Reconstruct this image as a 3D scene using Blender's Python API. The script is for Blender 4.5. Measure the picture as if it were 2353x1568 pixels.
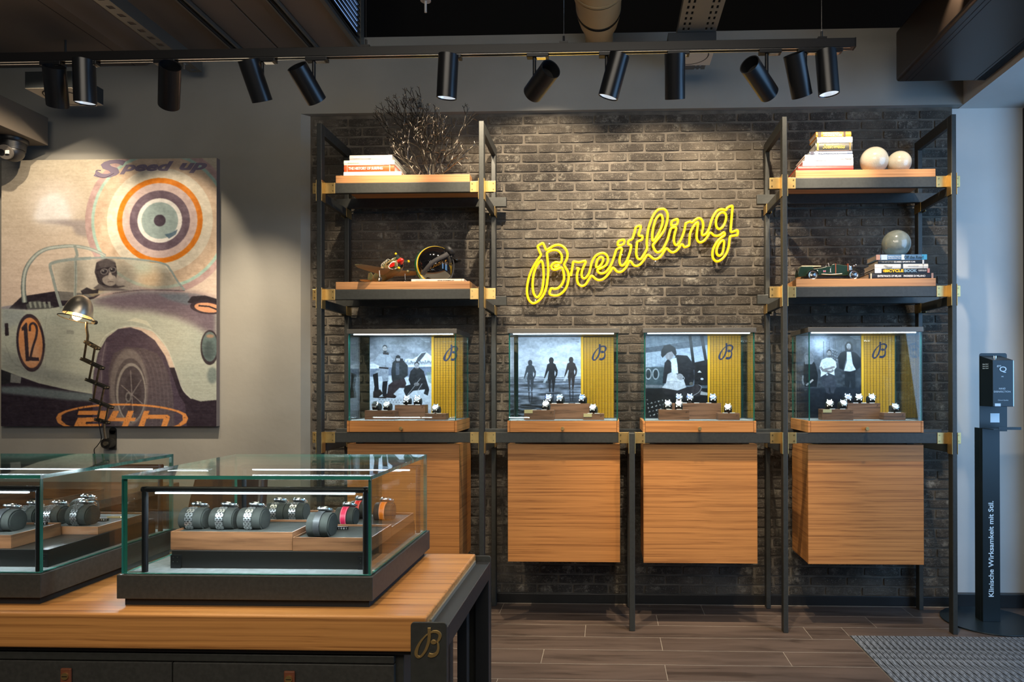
import bpy, bmesh, math, random
import numpy as np
from mathutils import Vector, Matrix
random.seed(7); rng = np.random.default_rng(7)
for o in list(bpy.data.objects): bpy.data.objects.remove(o, do_unlink=True)
S = bpy.context.scene; COL = S.collection
PI = math.pi

# ------------------------------------------------------------------ camera
YAW, PITCH, ROLL, CX, CY, F, H = .0335, .00421, .00127, 1342.15, 877.27, 1600., 1.415
def _R():
    cy, sy, cp, sp, cr, sr = math.cos(YAW), math.sin(YAW), math.cos(PITCH), math.sin(PITCH), math.cos(ROLL), math.sin(ROLL)
    return (np.array([[cy,-sy,0],[sy,cy,0],[0,0,1]]) @ np.array([[1,0,0],[0,cp,-sp],[0,sp,cp]])
            @ np.array([[cr,0,sr],[0,1,0],[-sr,0,cr]]))
R3 = _R()
def at(u, v, Y=None, Z=None):
    """point of the shop where the sight line through a photo pixel meets the plane Y=.. or Z=.."""
    d = R3 @ np.array([(u-CX)/F, 1, -(v-CY)/F])
    t = Y/d[1] if Y is not None else (Z-H)/d[2]
    return Vector((d[0]*t, d[1]*t, d[2]*t+H))
cam = bpy.data.cameras.new('camera'); co = bpy.data.objects.new('camera', cam); COL.objects.link(co)
cam.sensor_fit = 'HORIZONTAL'; cam.sensor_width = 36; cam.lens = F/2353*36
cam.shift_x = (1176.5-CX)/2353; cam.shift_y = (CY-784)/2353; cam.clip_start = .02
m = Matrix([[R3[0,0], R3[0,2], -R3[0,1], 0],[R3[1,0], R3[1,2], -R3[1,1], 0],[R3[2,0], R3[2,2], -R3[2,1], H],[0,0,0,1]])
co.matrix_world = m; S.camera = co

# ------------------------------------------------------------------ exposure, world, room light
S.view_settings.view_transform = 'Standard'; S.view_settings.look = 'None'
S.view_settings.gamma = 1; S.view_settings.use_curve_mapping = False; S.view_settings.exposure = 0.9
W = bpy.data.worlds.new('dusk_street'); S.world = W; W.use_nodes = True
W.node_tree.nodes['Background'].inputs[0].default_value = (.25, .45, .9, 1)
W.node_tree.nodes['Background'].inputs[1].default_value = .5
WARM, COOL, NEUT = (1, .82, .60), (.30, .58, 1.0), (1, .90, .76)
def light(kind, name, loc, energy, color, target=None, **kw):
    l = bpy.data.lights.new(name, kind); l.energy = energy; l.color = color
    for k, v in kw.items(): setattr(l, k, v)
    o = bpy.data.objects.new(name, l); COL.objects.link(o); o.location = loc
    if target is not None: o.rotation_euler = (Vector(target)-Vector(loc)).to_track_quat('-Z', 'Y').to_euler()
    return o
# daylight through the shop window on the right (the opening is in wall_right)
light('AREA', 'window_daylight', (3.55, 2.3, 1.9), 44, COOL, (0.5, 3.9, 1.2), shape='RECTANGLE', size=2.6, size_y=2.6)
# general shop lighting further back in the room
light('AREA', 'room_light', (-.6, -1.0, 3.3), 50, NEUT, (-.6, 3.6, .9), shape='RECTANGLE', size=3.4, size_y=1.6)
# the ceiling track of spotlights close to the wall, just above the upper frame edge (its lamps are built below)
TRK = []
def spot(x, tgt, e, deg, blend=.35, col=WARM, y=3.35, z=3.44):
    light('SPOT', 'ceiling_spot_light', (x, y, z), e, col, tgt, spot_size=math.radians(deg), spot_blend=blend, shadow_soft_size=.02); TRK.append(((x, y, z), tgt))
spot(-3.08, (-3.62, 4.43, 2.15), 66, 56, .5)
spot(-2.48, (-3.70, 4.43, 2.48), 70, 36, .6)       # painting, left half
spot(-2.75, (-2.85, 4.43, 2.15), 58, 42, .4)        # painting, right half
spot(-2.25, (-2.3, 4.47, .95), 190, 48, .75)         # plaster between painting and niche
spot(-1.25, (-1.36, 4.15, 2.62), 95, 34, .8)          # books upper left shelf
spot(-.97, (-.95, 4.4, 2.35), 60, 56, .5)
spot(-.40, (-.40, 4.5, 2.40), 120, 62, .5)           # brick beside the sign
spot(.28, (.34, 4.5, 2.15), 150, 68, .5)
spot(.9, (.75, 4.5, 2.4), 60, 52, .5)
spot(1.30, (1.28, 4.12, 2.62), 100, 32, .8)            # books upper right shelf
spot(1.66, (2.42, 4.5, 2.15), 30, 44, .4)
spot(1.42, (1.62, 4.3, 2.2), 55, 50, .5)
spot(-1.35, (-1.25, 4.1, .7), 95, 40, .6)           # cabinets
spot(-.30, (-.26, 4.1, .7), 135, 40, .6)
spot(.73, (.52, 4.1, .7), 135, 40, .6)
spot(1.54, (1.5, 4.1, .7), 95, 38, .6)
spot(-.7, (-.60, 2.1, .85), 62, 46, .6, y=1.6)      # counter
spot(-1.9, (-1.7, 2.1, .85), 50, 46, .6, y=1.6)
spot(.6, (.5, 2.9, 0), 90, 70, .7, y=2.2)           # floor

# ------------------------------------------------------------------ materials
def lin(c): c /= 255.; return c/12.92 if c <= .04045 else ((c+.055)/1.055)**2.4
def RGB(r, g, b): return (lin(r), lin(g), lin(b), 1)
MATS = {}
def mat(name, col, rough=.5, metal=0, spec=.5, emit=None, es=1, var=0, vscale=(8,8,8), bump=0, bscale=60, coat=0, col2=None, contrast=(.35,.65)):
    if name in MATS: return MATS[name]
    m = bpy.data.materials.new(name); m.use_nodes = True; nt = m.node_tree; N = nt.nodes; L = nt.links
    b = N['Principled BSDF']; b.inputs['Base Color'].default_value = col; b.inputs['Roughness'].default_value = rough
    b.inputs['Metallic'].default_value = metal; b.inputs['Specular IOR Level'].default_value = spec
    b.inputs['Coat Weight'].default_value = coat; b.inputs['Coat Roughness'].default_value = .05
    if emit: b.inputs['Emission Color'].default_value = emit; b.inputs['Emission Strength'].default_value = es
    tc = N.new('ShaderNodeTexCoord'); mp = N.new('ShaderNodeMapping'); mp.inputs['Scale'].default_value = vscale
    L.new(tc.outputs['Object'], mp.inputs[0])
    n = N.new('ShaderNodeTexNoise'); n.inputs['Detail'].default_value = 5; n.inputs['Scale'].default_value = 1; L.new(mp.outputs[0], n.inputs[0])
    r = N.new('ShaderNodeValToRGB'); r.color_ramp.elements[0].position = contrast[0]; r.color_ramp.elements[1].position = contrast[1]
    c2 = col2 or tuple(min(1, c*(1+var)) for c in col[:3])+(1,)
    r.color_ramp.elements[0].color = tuple(c*(1-var) for c in col[:3])+(1,) if not col2 else col
    r.color_ramp.elements[1].color = c2
    L.new(n.outputs[0], r.inputs[0]); L.new(r.outputs[0], b.inputs['Base Color'])
    if bump:
        n2 = N.new('ShaderNodeTexNoise'); n2.inputs['Scale'].default_value = bscale; n2.inputs['Detail'].default_value = 4
        L.new(tc.outputs['Object'], n2.inputs[0]); bp = N.new('ShaderNodeBump'); bp.inputs['Strength'].default_value = bump
        bp.inputs['Distance'].default_value = .004; L.new(n2.outputs[0], bp.inputs['Height']); L.new(bp.outputs[0], b.inputs['Normal'])
    MATS[name] = m; return m
def wood(name, dark, light_, grain=(1.2, 30, 30), rough=.42, seam=0, axis='x'):
    """long stretched growth lines with a slow waviness"""
    m = bpy.data.materials.new(name); m.use_nodes = True; nt = m.node_tree; N = nt.nodes; L = nt.links; b = N['Principled BSDF']
    tc = N.new('ShaderNodeTexCoord'); oi = N.new('ShaderNodeObjectInfo'); sh = N.new('ShaderNodeVectorMath'); sh.operation = 'ADD'
    mul = N.new('ShaderNodeMath'); mul.operation = 'MULTIPLY'; mul.inputs[1].default_value = 37; L.new(oi.outputs['Random'], mul.inputs[0])
    L.new(tc.outputs['Object'], sh.inputs[0]); L.new(mul.outputs[0], sh.inputs[1])
    mp = N.new('ShaderNodeMapping'); mp.inputs['Scale'].default_value = grain; L.new(sh.outputs[0], mp.inputs[0])
    wn = N.new('ShaderNodeTexNoise'); wn.inputs['Scale'].default_value = 2.2; wn.inputs['Detail'].default_value = 2; L.new(sh.outputs[0], wn.inputs[0])
    ad = N.new('ShaderNodeMixRGB'); ad.blend_type = 'ADD'; ad.inputs[0].default_value = 1.3; L.new(mp.outputs[0], ad.inputs[1]); L.new(wn.outputs[0], ad.inputs[2])
    n = N.new('ShaderNodeTexNoise'); n.inputs['Scale'].default_value = 1; n.inputs['Detail'].default_value = 7; n.inputs['Roughness'].default_value = .62; L.new(ad.outputs[0], n.inputs[0])
    r = N.new('ShaderNodeValToRGB'); e = r.color_ramp.elements; e[0].position = .34; e[0].color = dark; e[1].position = .60; e[1].color = light_
    k = e.new(.46); k.color = tuple((dark[i]*.38+light_[i]*.62) for i in range(3))+(1,)
    L.new(n.outputs[0], r.inputs[0]); L.new(r.outputs[0], b.inputs['Base Color']); b.inputs['Roughness'].default_value = rough
    MATS[name] = m; return m
def attr_mat(name, rough=.6, coat=0):
    if name in MATS: return MATS[name]
    m = bpy.data.materials.new(name); m.use_nodes = True; N = m.node_tree.nodes; b = N['Principled BSDF']
    a = N.new('ShaderNodeVertexColor'); a.layer_name = 'print'; m.node_tree.links.new(a.outputs[0], b.inputs['Base Color'])
    b.inputs['Roughness'].default_value = rough; b.inputs['Coat Weight'].default_value = coat; MATS[name] = m; return m
def glass_mat(name, tint=(.93, .97, .955, 1), refl=1.0):
    m = bpy.data.materials.new(name); m.use_nodes = True; N = m.node_tree.nodes; L = m.node_tree.links; N.remove(N['Principled BSDF'])
    t = N.new('ShaderNodeBsdfTransparent'); t.inputs[0].default_value = tint
    g = N.new('ShaderNodeBsdfGlossy'); g.inputs['Roughness'].default_value = .0; g.inputs[0].default_value = (refl, refl, refl, 1)
    lw = N.new('ShaderNodeLayerWeight'); lw.inputs[0].default_value = .5; mx = N.new('ShaderNodeMixShader')
    pw = N.new('ShaderNodeMath'); pw.operation = 'POWER'; pw.inputs[1].default_value = 4.6; L.new(lw.outputs['Facing'], pw.inputs[0])
    f = N.new('ShaderNodeMath'); f.operation = 'MULTIPLY_ADD'; f.inputs[1].default_value = .9; f.inputs[2].default_value = .035; L.new(pw.outputs[0], f.inputs[0])
    L.new(f.outputs[0], mx.inputs[0]); L.new(t.outputs[0], mx.inputs[1]); L.new(g.outputs[0], mx.inputs[2])
    L.new(mx.outputs[0], N['Material Output'].inputs[0]); MATS[name] = m; return m
GLASS = glass_mat('clear_glass'); 
GEDGE = mat('glass_edge_green', (.03, .19, .15, 1), .12, 0, .8, var=.35, vscale=(3, 40, 3))
PLASTER = mat('grey_plaster', RGB(138,136,129), .85, var=.15, vscale=(1.3,1.3,1.3), bump=.25, bscale=25, col2=None, contrast=(.3,.7))
PLASTER_W = mat('pale_plaster', RGB(196,196,192), .85, var=.07, vscale=(1.5,1.5,1.5), bump=.15, bscale=25)
STEEL_D = mat('dark_powder_coat', (.040,.042,.038,1), .42, .25, .5, var=.10, vscale=(60,60,60), bump=.05, bscale=500)
BLACK = mat('black_satin', (.006,.006,.007,1), .38, 0, .5)
MATTE = mat('matt_black', (.008,.008,.009,1), .8)
VOID = mat('black_ceiling_paint', (.0025,.0025,.003,1), .95)
BRASS = mat('satin_brass', (.62,.43,.17,1), .36, .9, .5, var=.06, vscale=(40,40,40))
SCREW = mat('screw_metal', (.35,.26,.12,1), .3, 1)
TEAK = wood('teak_veneer', (.25,.092,.024,1), (.52,.222,.062,1), (1.5, 1.5, 120))
TEAK_D = wood('teak_shelf', (.30,.13,.045,1), (.50,.25,.10,1), (1.3, 60, 110))
COUNTER_W = wood('counter_teak', (.27,.105,.026,1), (.55,.25,.07,1), (1.0, 50, 110))
WALNUT = wood('walnut_tray', (.10,.042,.020,1), (.30,.135,.062,1), (3, 3, 60), .38)
FELT = mat('dark_grey_suede', (.030,.033,.029,1), .95, var=.25, vscale=(40,40,40), bump=.1, bscale=300)
FELT_L = mat('grey_felt', (.20,.21,.215,1), .95, var=.15, vscale=(50,50,50))
CHROME = mat('polished_steel', (.85,.86,.88,1), .20, 1)
LINK = mat('brushed_steel_links', (.80,.81,.83,1), .30, .95)
WHITE = mat('white_card', (.82,.82,.80,1), .6)

# ------------------------------------------------------------------ mesh builder
class MB:
    def __init__(s): s.v = []; s.f = []; s.m = []
    def add(s, vs, fs, mi=0):
        o = len(s.v); s.v += [tuple(v) for v in vs]; s.f += [tuple(i+o for i in f) for f in fs]; s.m += [mi]*len(fs); return s
    def box(s, x0, x1, y0, y1, z0, z1, mi=0, T=None):
        vs = [(x, y, z) for x in (x0, x1) for y in (y0, y1) for z in (z0, z1)]
        if T is not None: vs = [T @ Vector(v) for v in vs]
        return s.add(vs, [(0,1,3,2),(4,6,7,5),(0,4,5,1),(2,3,7,6),(0,2,6,4),(1,5,7,3)], mi)
    def ring(s, c, a, b, r, n): return [c + a*(r*math.cos(2*PI*i/n)) + b*(r*math.sin(2*PI*i/n)) for i in range(n)]
    def cyl(s, p0, p1, r0, r1=None, n=16, caps=True, mi=0):
        p0, p1 = Vector(p0), Vector(p1); r1 = r0 if r1 is None else r1; d = (p1-p0).normalized()
        a = d.orthogonal().normalized(); b = d.cross(a); vs = s.ring(p0, a, b, r0, n)+s.ring(p1, a, b, r1, n)
        fs = [(i, (i+1) % n, n+(i+1) % n, n+i) for i in range(n)]
        if caps: fs += [tuple(range(n-1, -1, -1)), tuple(range(n, 2*n))]
        return s.add(vs, fs, mi)
    def tube(s, pts, r, n=8, closed=False, mi=0, caps=True):
        P = [Vector(p) for p in pts]; k = len(P); vs = []; up = None
        rr = r if hasattr(r, '__len__') else [r]*k
        for i in range(k):
            d = (P[(i+1) % k]-P[i-1]) if closed else (P[min(i+1, k-1)]-P[max(i-1, 0)])
            d.normalize()
            if up is None: up = d.orthogonal().normalized()
            up = (up - d*up.dot(d)); up = up.normalized() if up.length > 1e-6 else d.orthogonal().normalized()
            vs += s.ring(P[i], up, d.cross(up), rr[i], n)
        fs = []
        for i in range(k if closed else k-1):
            a, b = i*n, ((i+1) % k)*n; off = 0
            if closed and i == k-1:
                best = min(range(n), key=lambda q: (vs[a]-vs[b+q]).length); off = best
            fs += [(a+j, a+(j+1) % n, b+(j+1+off) % n, b+(j+off) % n) for j in range(n)]
        if not closed and caps: fs += [tuple(range(n-1, -1, -1)), tuple(range((k-1)*n, k*n))]
        return s.add(vs, fs, mi)
    def lathe(s, prof, c=(0,0,0), axis='z', n=32, mi=0, a0=0, a1=2*PI):
        full = abs(a1-a0-2*PI) < 1e-6; nn = n if full else n+1; vs = []
        for r, h in prof:
            for i in range(nn):
                a = a0+(a1-a0)*i/n; x, y = r*math.cos(a), r*math.sin(a)
                p = {'z': (x, y, h), 'y': (x, h, y), 'x': (h, x, y)}[axis]; vs.append(Vector(p)+Vector(c))
        fs = []
        for k in range(len(prof)-1):
            for i in range(n if full else n):
                j = (i+1) % nn; fs.append((k*nn+i, k*nn+j, (k+1)*nn+j, (k+1)*nn+i))
        return s.add(vs, fs, mi)
    def prism(s, poly, y0, y1, T=None, mi=0):
        """polygon in x,z extruded along y"""
        n = len(poly); vs = [Vector((x, y0, z)) for x, z in poly]+[Vector((x, y1, z)) for x, z in poly]
        if T is not None: vs = [T @ v for v in vs]
        return s.add(vs, [tuple(range(n)), tuple(range(2*n-1, n-1, -1))]+[(i, n+i, n+(i+1) % n, (i+1) % n) for i in range(n)], mi)
    def ribbon(s, pts, w, y0, y1, T=None, mi=0):
        """flat brush stroke in x,z with a width at every point, thick from y0 to y1"""
        n = len(pts); Lf, Rt = [], []
        for i in range(n):
            ax, az = pts[max(i-1, 0)]; bx, bz = pts[min(i+1, n-1)]; dx, dz = bx-ax, bz-az; l = math.hypot(dx, dz) or 1
            nx, nz = -dz/l*w[i]/2, dx/l*w[i]/2; Lf.append((pts[i][0]+nx, pts[i][1]+nz)); Rt.append((pts[i][0]-nx, pts[i][1]-nz))
        vs = [Vector((p[0], y, p[1])) for y in (y0, y1) for q in zip(Lf, Rt) for p in q]
        if T is not None: vs = [T @ v for v in vs]
        m2 = 2*n; fs = []
        for i in range(n-1):
            a = 2*i; fs += [(a, a+1, a+3, a+2), (m2+a, m2+a+2, m2+a+3, m2+a+1), (a, a+2, m2+a+2, m2+a), (a+1, m2+a+1, m2+a+3, a+3)]
        fs += [(0, m2, m2+1, 1), (m2-2, m2-1, 2*m2-1, 2*m2-2)]
        return s.add(vs, fs, mi)
    def sphere(s, c, r, n=24, m=14, sc=(1,1,1), mi=0):
        prof = [(max(1e-5, math.sin(PI*i/m))*r, -math.cos(PI*i/m)*r) for i in range(m+1)]; vs = []
        for rr, h in prof:
            for i in range(n): a = 2*PI*i/n; vs.append((c[0]+rr*math.cos(a)*sc[0], c[1]+rr*math.sin(a)*sc[1], c[2]+h*sc[2]))
        return s.add(vs, [(k*n+i, k*n+(i+1) % n, (k+1)*n+(i+1) % n, (k+1)*n+i) for k in range(m) for i in range(n)], mi)
    def mesh(s, name, mats, origin=(0,0,0), smooth=False):
        me = bpy.data.meshes.new(name); o = Vector(origin)
        me.from_pydata([tuple(Vector(v)-o) for v in s.v], [], s.f)
        for mm in (mats if isinstance(mats, (list, tuple)) else [mats]): me.materials.append(mm)
        me.polygons.foreach_set('material_index', s.m)
        bm = bmesh.new(); bm.from_mesh(me); bmesh.ops.recalc_face_normals(bm, faces=bm.faces); bm.to_mesh(me); bm.free()
        if smooth:
            me.polygons.foreach_set('use_smooth', [True]*len(me.polygons))
            me.set_sharp_from_angle(angle=math.radians(smooth if smooth is not True else 40))
        return me
def root(o):
    while o.parent: o = o.parent
    return o
def obj(name, b, mats, parent=None, bevel=0, smooth=False, label=None, kind=None, seg=2):
    org = root(parent).location if parent else Vector((0,0,0))
    me = b.mesh(name, mats, org, smooth) if isinstance(b, MB) else b
    o = bpy.data.objects.new(name, me); COL.objects.link(o)
    if parent: o.parent = parent
    if bevel:
        md = o.modifiers.new('edge', 'BEVEL'); md.width = bevel; md.segments = seg; md.limit_method = 'ANGLE'; md.angle_limit = math.radians(50)
    if label: o['label'] = label
    if kind: o['kind'] = kind
    return o
def thing(name, label, cat, loc=(0,0,0), group=None):
    o = bpy.data.objects.new(name, None); COL.objects.link(o); o.location = loc; o.empty_display_size = .05
    return tag(o, label, cat, group)
def tag(o, label, cat, group=None):
    o['label'] = label; o['category'] = cat
    if group: o['group'] = group
    return o
def solo(name, b, mats, label, cat, group=None, **kw): return tag(obj(name, b, mats, **kw), label, cat, group)
def struct(name, b, mats, **kw): o = obj(name, b, mats, **kw); o['kind'] = 'structure'; return o
def copy_tree(src, loc, rotz=0, label=None, group=None, swap=None):
    r = src.copy(); COL.objects.link(r); r.location = loc; r.rotation_euler = (0, 0, rotz)
    if label: r['label'] = label
    if group: r['group'] = group
    def rec(a, b):
        for ch in list(a.children):
            c = ch.copy(); COL.objects.link(c); c.parent = b; c.matrix_parent_inverse = ch.matrix_parent_inverse.copy()
            base = ch.name.split('.')[0]
            if swap and base in swap: c.data = swap[base]
            rec(ch, c)
    rec(src, r); return r
def cr(pts, n=6, closed=False):
    """smooth curve through the points"""
    P = [np.array(p, float) for p in pts]; k = len(P); out = []
    for i in range(k if closed else k-1):
        p0 = P[i-1] if (closed or i > 0) else P[0]; p1 = P[i]; p2 = P[(i+1) % k]; p3 = P[(i+2) % k] if (closed or i+2 < k) else P[-1]
        for j in range(n):
            t = j/n; out.append(tuple(.5*((2*p1)+(-p0+p2)*t+(2*p0-5*p1+4*p2-p3)*t*t+(-p0+3*p1-3*p2+p3)*t**3)))
    if not closed: out.append(tuple(P[-1]))
    return out
def text(s, x, y, z, w, h, material, parent, name='lettering', rot=0, depth=.0006, shear=0, bold=0, align='L', ry=None):
    """raised lettering on a face looking towards -Y (or rotated), fitted into w x h metres"""
    cu = bpy.data.curves.new('txt', 'FONT'); cu.body = s; cu.size = 1; cu.shear = shear; cu.offset = bold; cu.extrude = .01
    cu.resolution_u = 3
    t = bpy.data.objects.new('txt', cu); COL.objects.link(t); dg = bpy.context.evaluated_depsgraph_get()
    me = bpy.data.meshes.new_from_object(t.evaluated_get(dg)); bpy.data.objects.remove(t)
    n = len(me.vertices); c = np.zeros(n*3); me.vertices.foreach_get('co', c); c = c.reshape(-1, 3)
    mn, mx = c[:, :2].min(0), c[:, :2].max(0); c[:, 0] = (c[:, 0]-mn[0])/(mx[0]-mn[0])*w; c[:, 1] = (c[:, 1]-mn[1])/(mx[1]-mn[1])*h
    c[:, 2] = (c[:, 2]+.01)/.02*depth
    ca, sa = math.cos(rot), math.sin(rot); X = c[:, 0]*ca-c[:, 1]*sa; Z = c[:, 0]*sa+c[:, 1]*ca
    out = np.stack([X, -c[:, 2], Z], 1)
    if ry: q = Matrix.Rotation(ry, 3, 'Z'); out = out @ np.array(q).T
    out += np.array([x, y, z]) - np.array(root(parent).location)
    me.vertices.foreach_set('co', out.ravel()); me.materials.clear(); me.materials.append(material)
    me.update()
    return obj(name, me, None, parent)

# ------------------------------------------------------------------ printed pictures: coloured vertex grids
class Img:
    def __init__(s, x0, x1, y0, y1, res):
        s.x0, s.x1, s.y0, s.y1 = x0, x1, y0, y1; s.w = int((x1-x0)*res*2)//2*2; s.h = int((y1-y0)*res*2)//2*2
        s.a = np.zeros((s.h, s.w, 3)); s.sx = s.w/(x1-x0); s.sy = s.h/(y1-y0)
        s.X, s.Y = np.meshgrid(x0+(np.arange(s.w)+.5)/s.sx, y0+(np.arange(s.h)+.5)/s.sy)
    def noise(s, sc, seed=0, sy=None):
        r = np.random.default_rng(seed); gw, gh = max(2, int((s.x1-s.x0)/sc)+2), max(2, int((s.y1-s.y0)/(sy or sc))+2); g = r.random((gh, gw))
        fx = (s.X-s.x0)/(s.x1-s.x0)*(gw-1.001); fy = (s.Y-s.y0)/(s.y1-s.y0)*(gh-1.001); ix, iy = fx.astype(int), fy.astype(int); tx, ty = fx-ix, fy-iy
        tx = tx*tx*(3-2*tx); ty = ty*ty*(3-2*ty)
        return (g[iy, ix]*(1-tx)*(1-ty)+g[iy, ix+1]*tx*(1-ty)+g[iy+1, ix]*(1-tx)*ty+g[iy+1, ix+1]*tx*ty)
    def blend(s, mask, col): s.a[:] = s.a*(1-mask[..., None])+np.array(col, float)*mask[..., None]
    def poly(s, pts, col, a=1, blur=0, smooth=False):
        if smooth: pts = cr(pts, 6, True)
        P = np.array([(p[0], p[1]) for p in pts], float); pad = blur*2+1
        i0 = max(0, int((P[:, 0].min()-pad-s.x0)*s.sx)); i1 = min(s.w, int((P[:, 0].max()+pad-s.x0)*s.sx)+2)
        j0 = max(0, int((P[:, 1].min()-pad-s.y0)*s.sy)); j1 = min(s.h, int((P[:, 1].max()+pad-s.y0)*s.sy)+2)
        if i1 <= i0 or j1 <= j0: return
        X, Y = s.X[j0:j1, i0:i1], s.Y[j0:j1, i0:i1]; M = np.zeros(X.shape, bool)
        for k in range(len(P)):
            xa, ya = P[k-1]; xb, yb = P[k]
            if ya == yb: continue
            c = ((ya > Y) != (yb > Y)) & (X < (xb-xa)*(Y-ya)/(yb-ya)+xa); M ^= c
        M = M.astype(float)*a
        if blur:
            k = max(1, int(blur*s.sx))
            for _ in range(2):
                for ax in (0, 1):
                    n = M.shape[ax]; c = np.concatenate([np.zeros_like(M.take([0], ax)), np.cumsum(M, ax)], ax)
                    hi = np.minimum(np.arange(n)+k, n); lo = np.maximum(np.arange(n)-k, 0); M = (c.take(hi, ax)-c.take(lo, ax))/(2*k)
        s.a[j0:j1, i0:i1] = s.a[j0:j1, i0:i1]*(1-M[..., None])+np.array(col, float)*M[..., None]
    def ell(s, cx, cy, rx, ry, col, a=1, blur=0, rot=0):
        c, q = math.cos(rot), math.sin(rot)
        s.poly([(cx+rx*math.cos(t)*c-ry*math.sin(t)*q, cy+rx*math.cos(t)*q+ry*math.sin(t)*c) for t in np.linspace(0, 2*PI, 40)[:-1]], col, a, blur)
    def stroke(s, pts, w, col, a=1, blur=0, smooth=True):
        if smooth and len(pts) > 2: pts = cr(pts, 5)
        n = len(pts); W_ = w if hasattr(w, '__len__') else None; L_, R_ = [], []
        for i in range(n):
            ax, ay = pts[max(i-1, 0)][:2]; bx, by = pts[min(i+1, n-1)][:2]; l = math.hypot(bx-ax, by-ay) or 1
            ww = (W_[0]+(W_[1]-W_[0])*i/(n-1)) if W_ else w
            nx, ny = -(by-ay)/l*ww/2, (bx-ax)/l*ww/2; L_.append((pts[i][0]+nx, pts[i][1]+ny)); R_.append((pts[i][0]-nx, pts[i][1]-ny))
        s.poly(L_+R_[::-1], col, a, blur)
    def build(s, name, X0, X1, Z0, Z1, y, material, parent, extra=0):
        a = s.a; a = (a[0::2, 0::2]+a[1::2, 0::2]+a[0::2, 1::2]+a[1::2, 1::2])/4
        h, w = a.shape[:2]; org = root(parent).location; a = np.clip(a, 0, 255)/255
        a = np.where(a <= .04045, a/12.92, ((a+.055)/1.055)**2.4)
        xs = np.linspace(X0, X1, w)-org.x; zs = np.linspace(Z1, Z0, h)-org.z; gx, gz = np.meshgrid(xs, zs)
        v = np.stack([gx, np.full_like(gx, y-org.y), gz], -1).reshape(-1, 3)
        i = (np.arange(h-1)[:, None]*w+np.arange(w-1)[None]).ravel(); q = np.stack([i, i+w, i+w+1, i+1], 1)
        me = bpy.data.meshes.new(name); me.vertices.add(len(v)); me.vertices.foreach_set('co', v.ravel())
        me.loops.add(q.size); me.loops.foreach_set('vertex_index', q.ravel()); me.polygons.add(len(q))
        me.polygons.foreach_set('loop_start', np.arange(0, q.size, 4)); me.update(calc_edges=True)
        ca = me.color_attributes.new('print', 'FLOAT_COLOR', 'POINT'); ca.data.foreach_set('color', np.concatenate([a.reshape(-1, 3), np.ones((h*w, 1))], 1).ravel())
        me.materials.append(material); return obj(name, me, None, parent)

# ================================================================== ROOM
YP, YB = 4.47, 4.505            # plaster face, brick face
# floor: grout bed with wood-look tiles
struct('floor', MB().box(-6, 3.6, -3.5, 4.7, -.06, -.0007), mat('pale_grout', RGB(140,130,116), .9, var=.1))
FLOOR = bpy.data.objects['floor']
TILE = wood('brown_wood_look_tile', (.040,.027,.020,1), (.100,.070,.053,1), (1.5, 16, 8), .42)
rows = [(4.295, 4.49, .595), (4.103, 4.295, .297), (3.909, 4.103, -.129), (3.718, 3.909, .292), (3.53, 3.718, -.34), (3.34, 3.53, .287), (3.15, 3.34, -.529)]
y = 3.15; k = 0
while y > -.4: rows.append((y-.19, y, random.random()*1.265)); y -= .19
MX, MYF = 1.355, 3.965          # entrance mat corner
cache = {}
for y0, y1, ph in rows:
    n0 = int((-4.4-ph)/1.265)-1
    for i in range(n0, n0+9):
        a, b = ph+i*1.265, ph+(i+1)*1.265
        if b < -4.5 or a > 3.5: continue
        pcs = [(a, b, y0, y1)]
        if b > MX and y0 < MYF:
            pcs = []
            if a < MX: pcs.append((a, MX, y0, y1))
            if y1 > MYF+.03: pcs.append((max(a, MX+.0005), b, max(y0, MYF), y1))
        for xa, xb, ya, yb in pcs:
            g = .0017; w_, d_ = xb-xa-2*g, yb-ya-.0052
            if w_ < .02 or d_ < .01: continue
            key = (round(w_, 3), round(d_, 3))
            if key not in cache:
                me = MB().box(-w_/2, w_/2, -d_/2, d_/2, -.012, 0).mesh('plank', TILE); cache[key] = me
            o = bpy.data.objects.new('plank', cache[key]); COL.objects.link(o); o.location = ((xa+xb)/2, (ya+yb)/2, 0); o.parent = FLOOR
# entrance mat sunk in the floor
t = thing('entrance_mat', 'ribbed grey entrance mat sunk into the floor beside the dispenser stand', 'mat', (2.3, 3.1, 0))
RIB = mat('grey_mat_ribs', (.040,.044,.048,1), .95, var=.0, vscale=(120, 30, 120), col2=(.22,.24,.26,1), contrast=(.36,.70), bump=.3, bscale=400)
obj('mat_tray', MB().box(MX+.004, 3.55, 1.6, MYF-.004, -.0006, -.0002), MATTE, t)
obj('mat_frame', MB().box(MX, MX+.004, 1.6, MYF, -.0010, .0014).box(MX+.004, 3.55, MYF-.004, MYF, -.0010, .0014), mat('mat_frame_aluminium', (.5,.5,.48,1), .4, 1), t)
sm = None
for i in range(61):
    x = MX+.0065+i*.0352
    if sm is None:
        b = MB()
        for q in range(4): b.box(-.0148+q*.0071, -.0148+q*.0071+.0068, -1.17, 1.17, -.0002, .0062 if q % 2 else .0057)
        sm = b.mesh('mat_strip', RIB)
    o = bpy.data.objects.new('mat_strip', sm); COL.objects.link(o); o.parent = t; o.location = (x+.0145-2.3, 2.785-3.1, 0)

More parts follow.
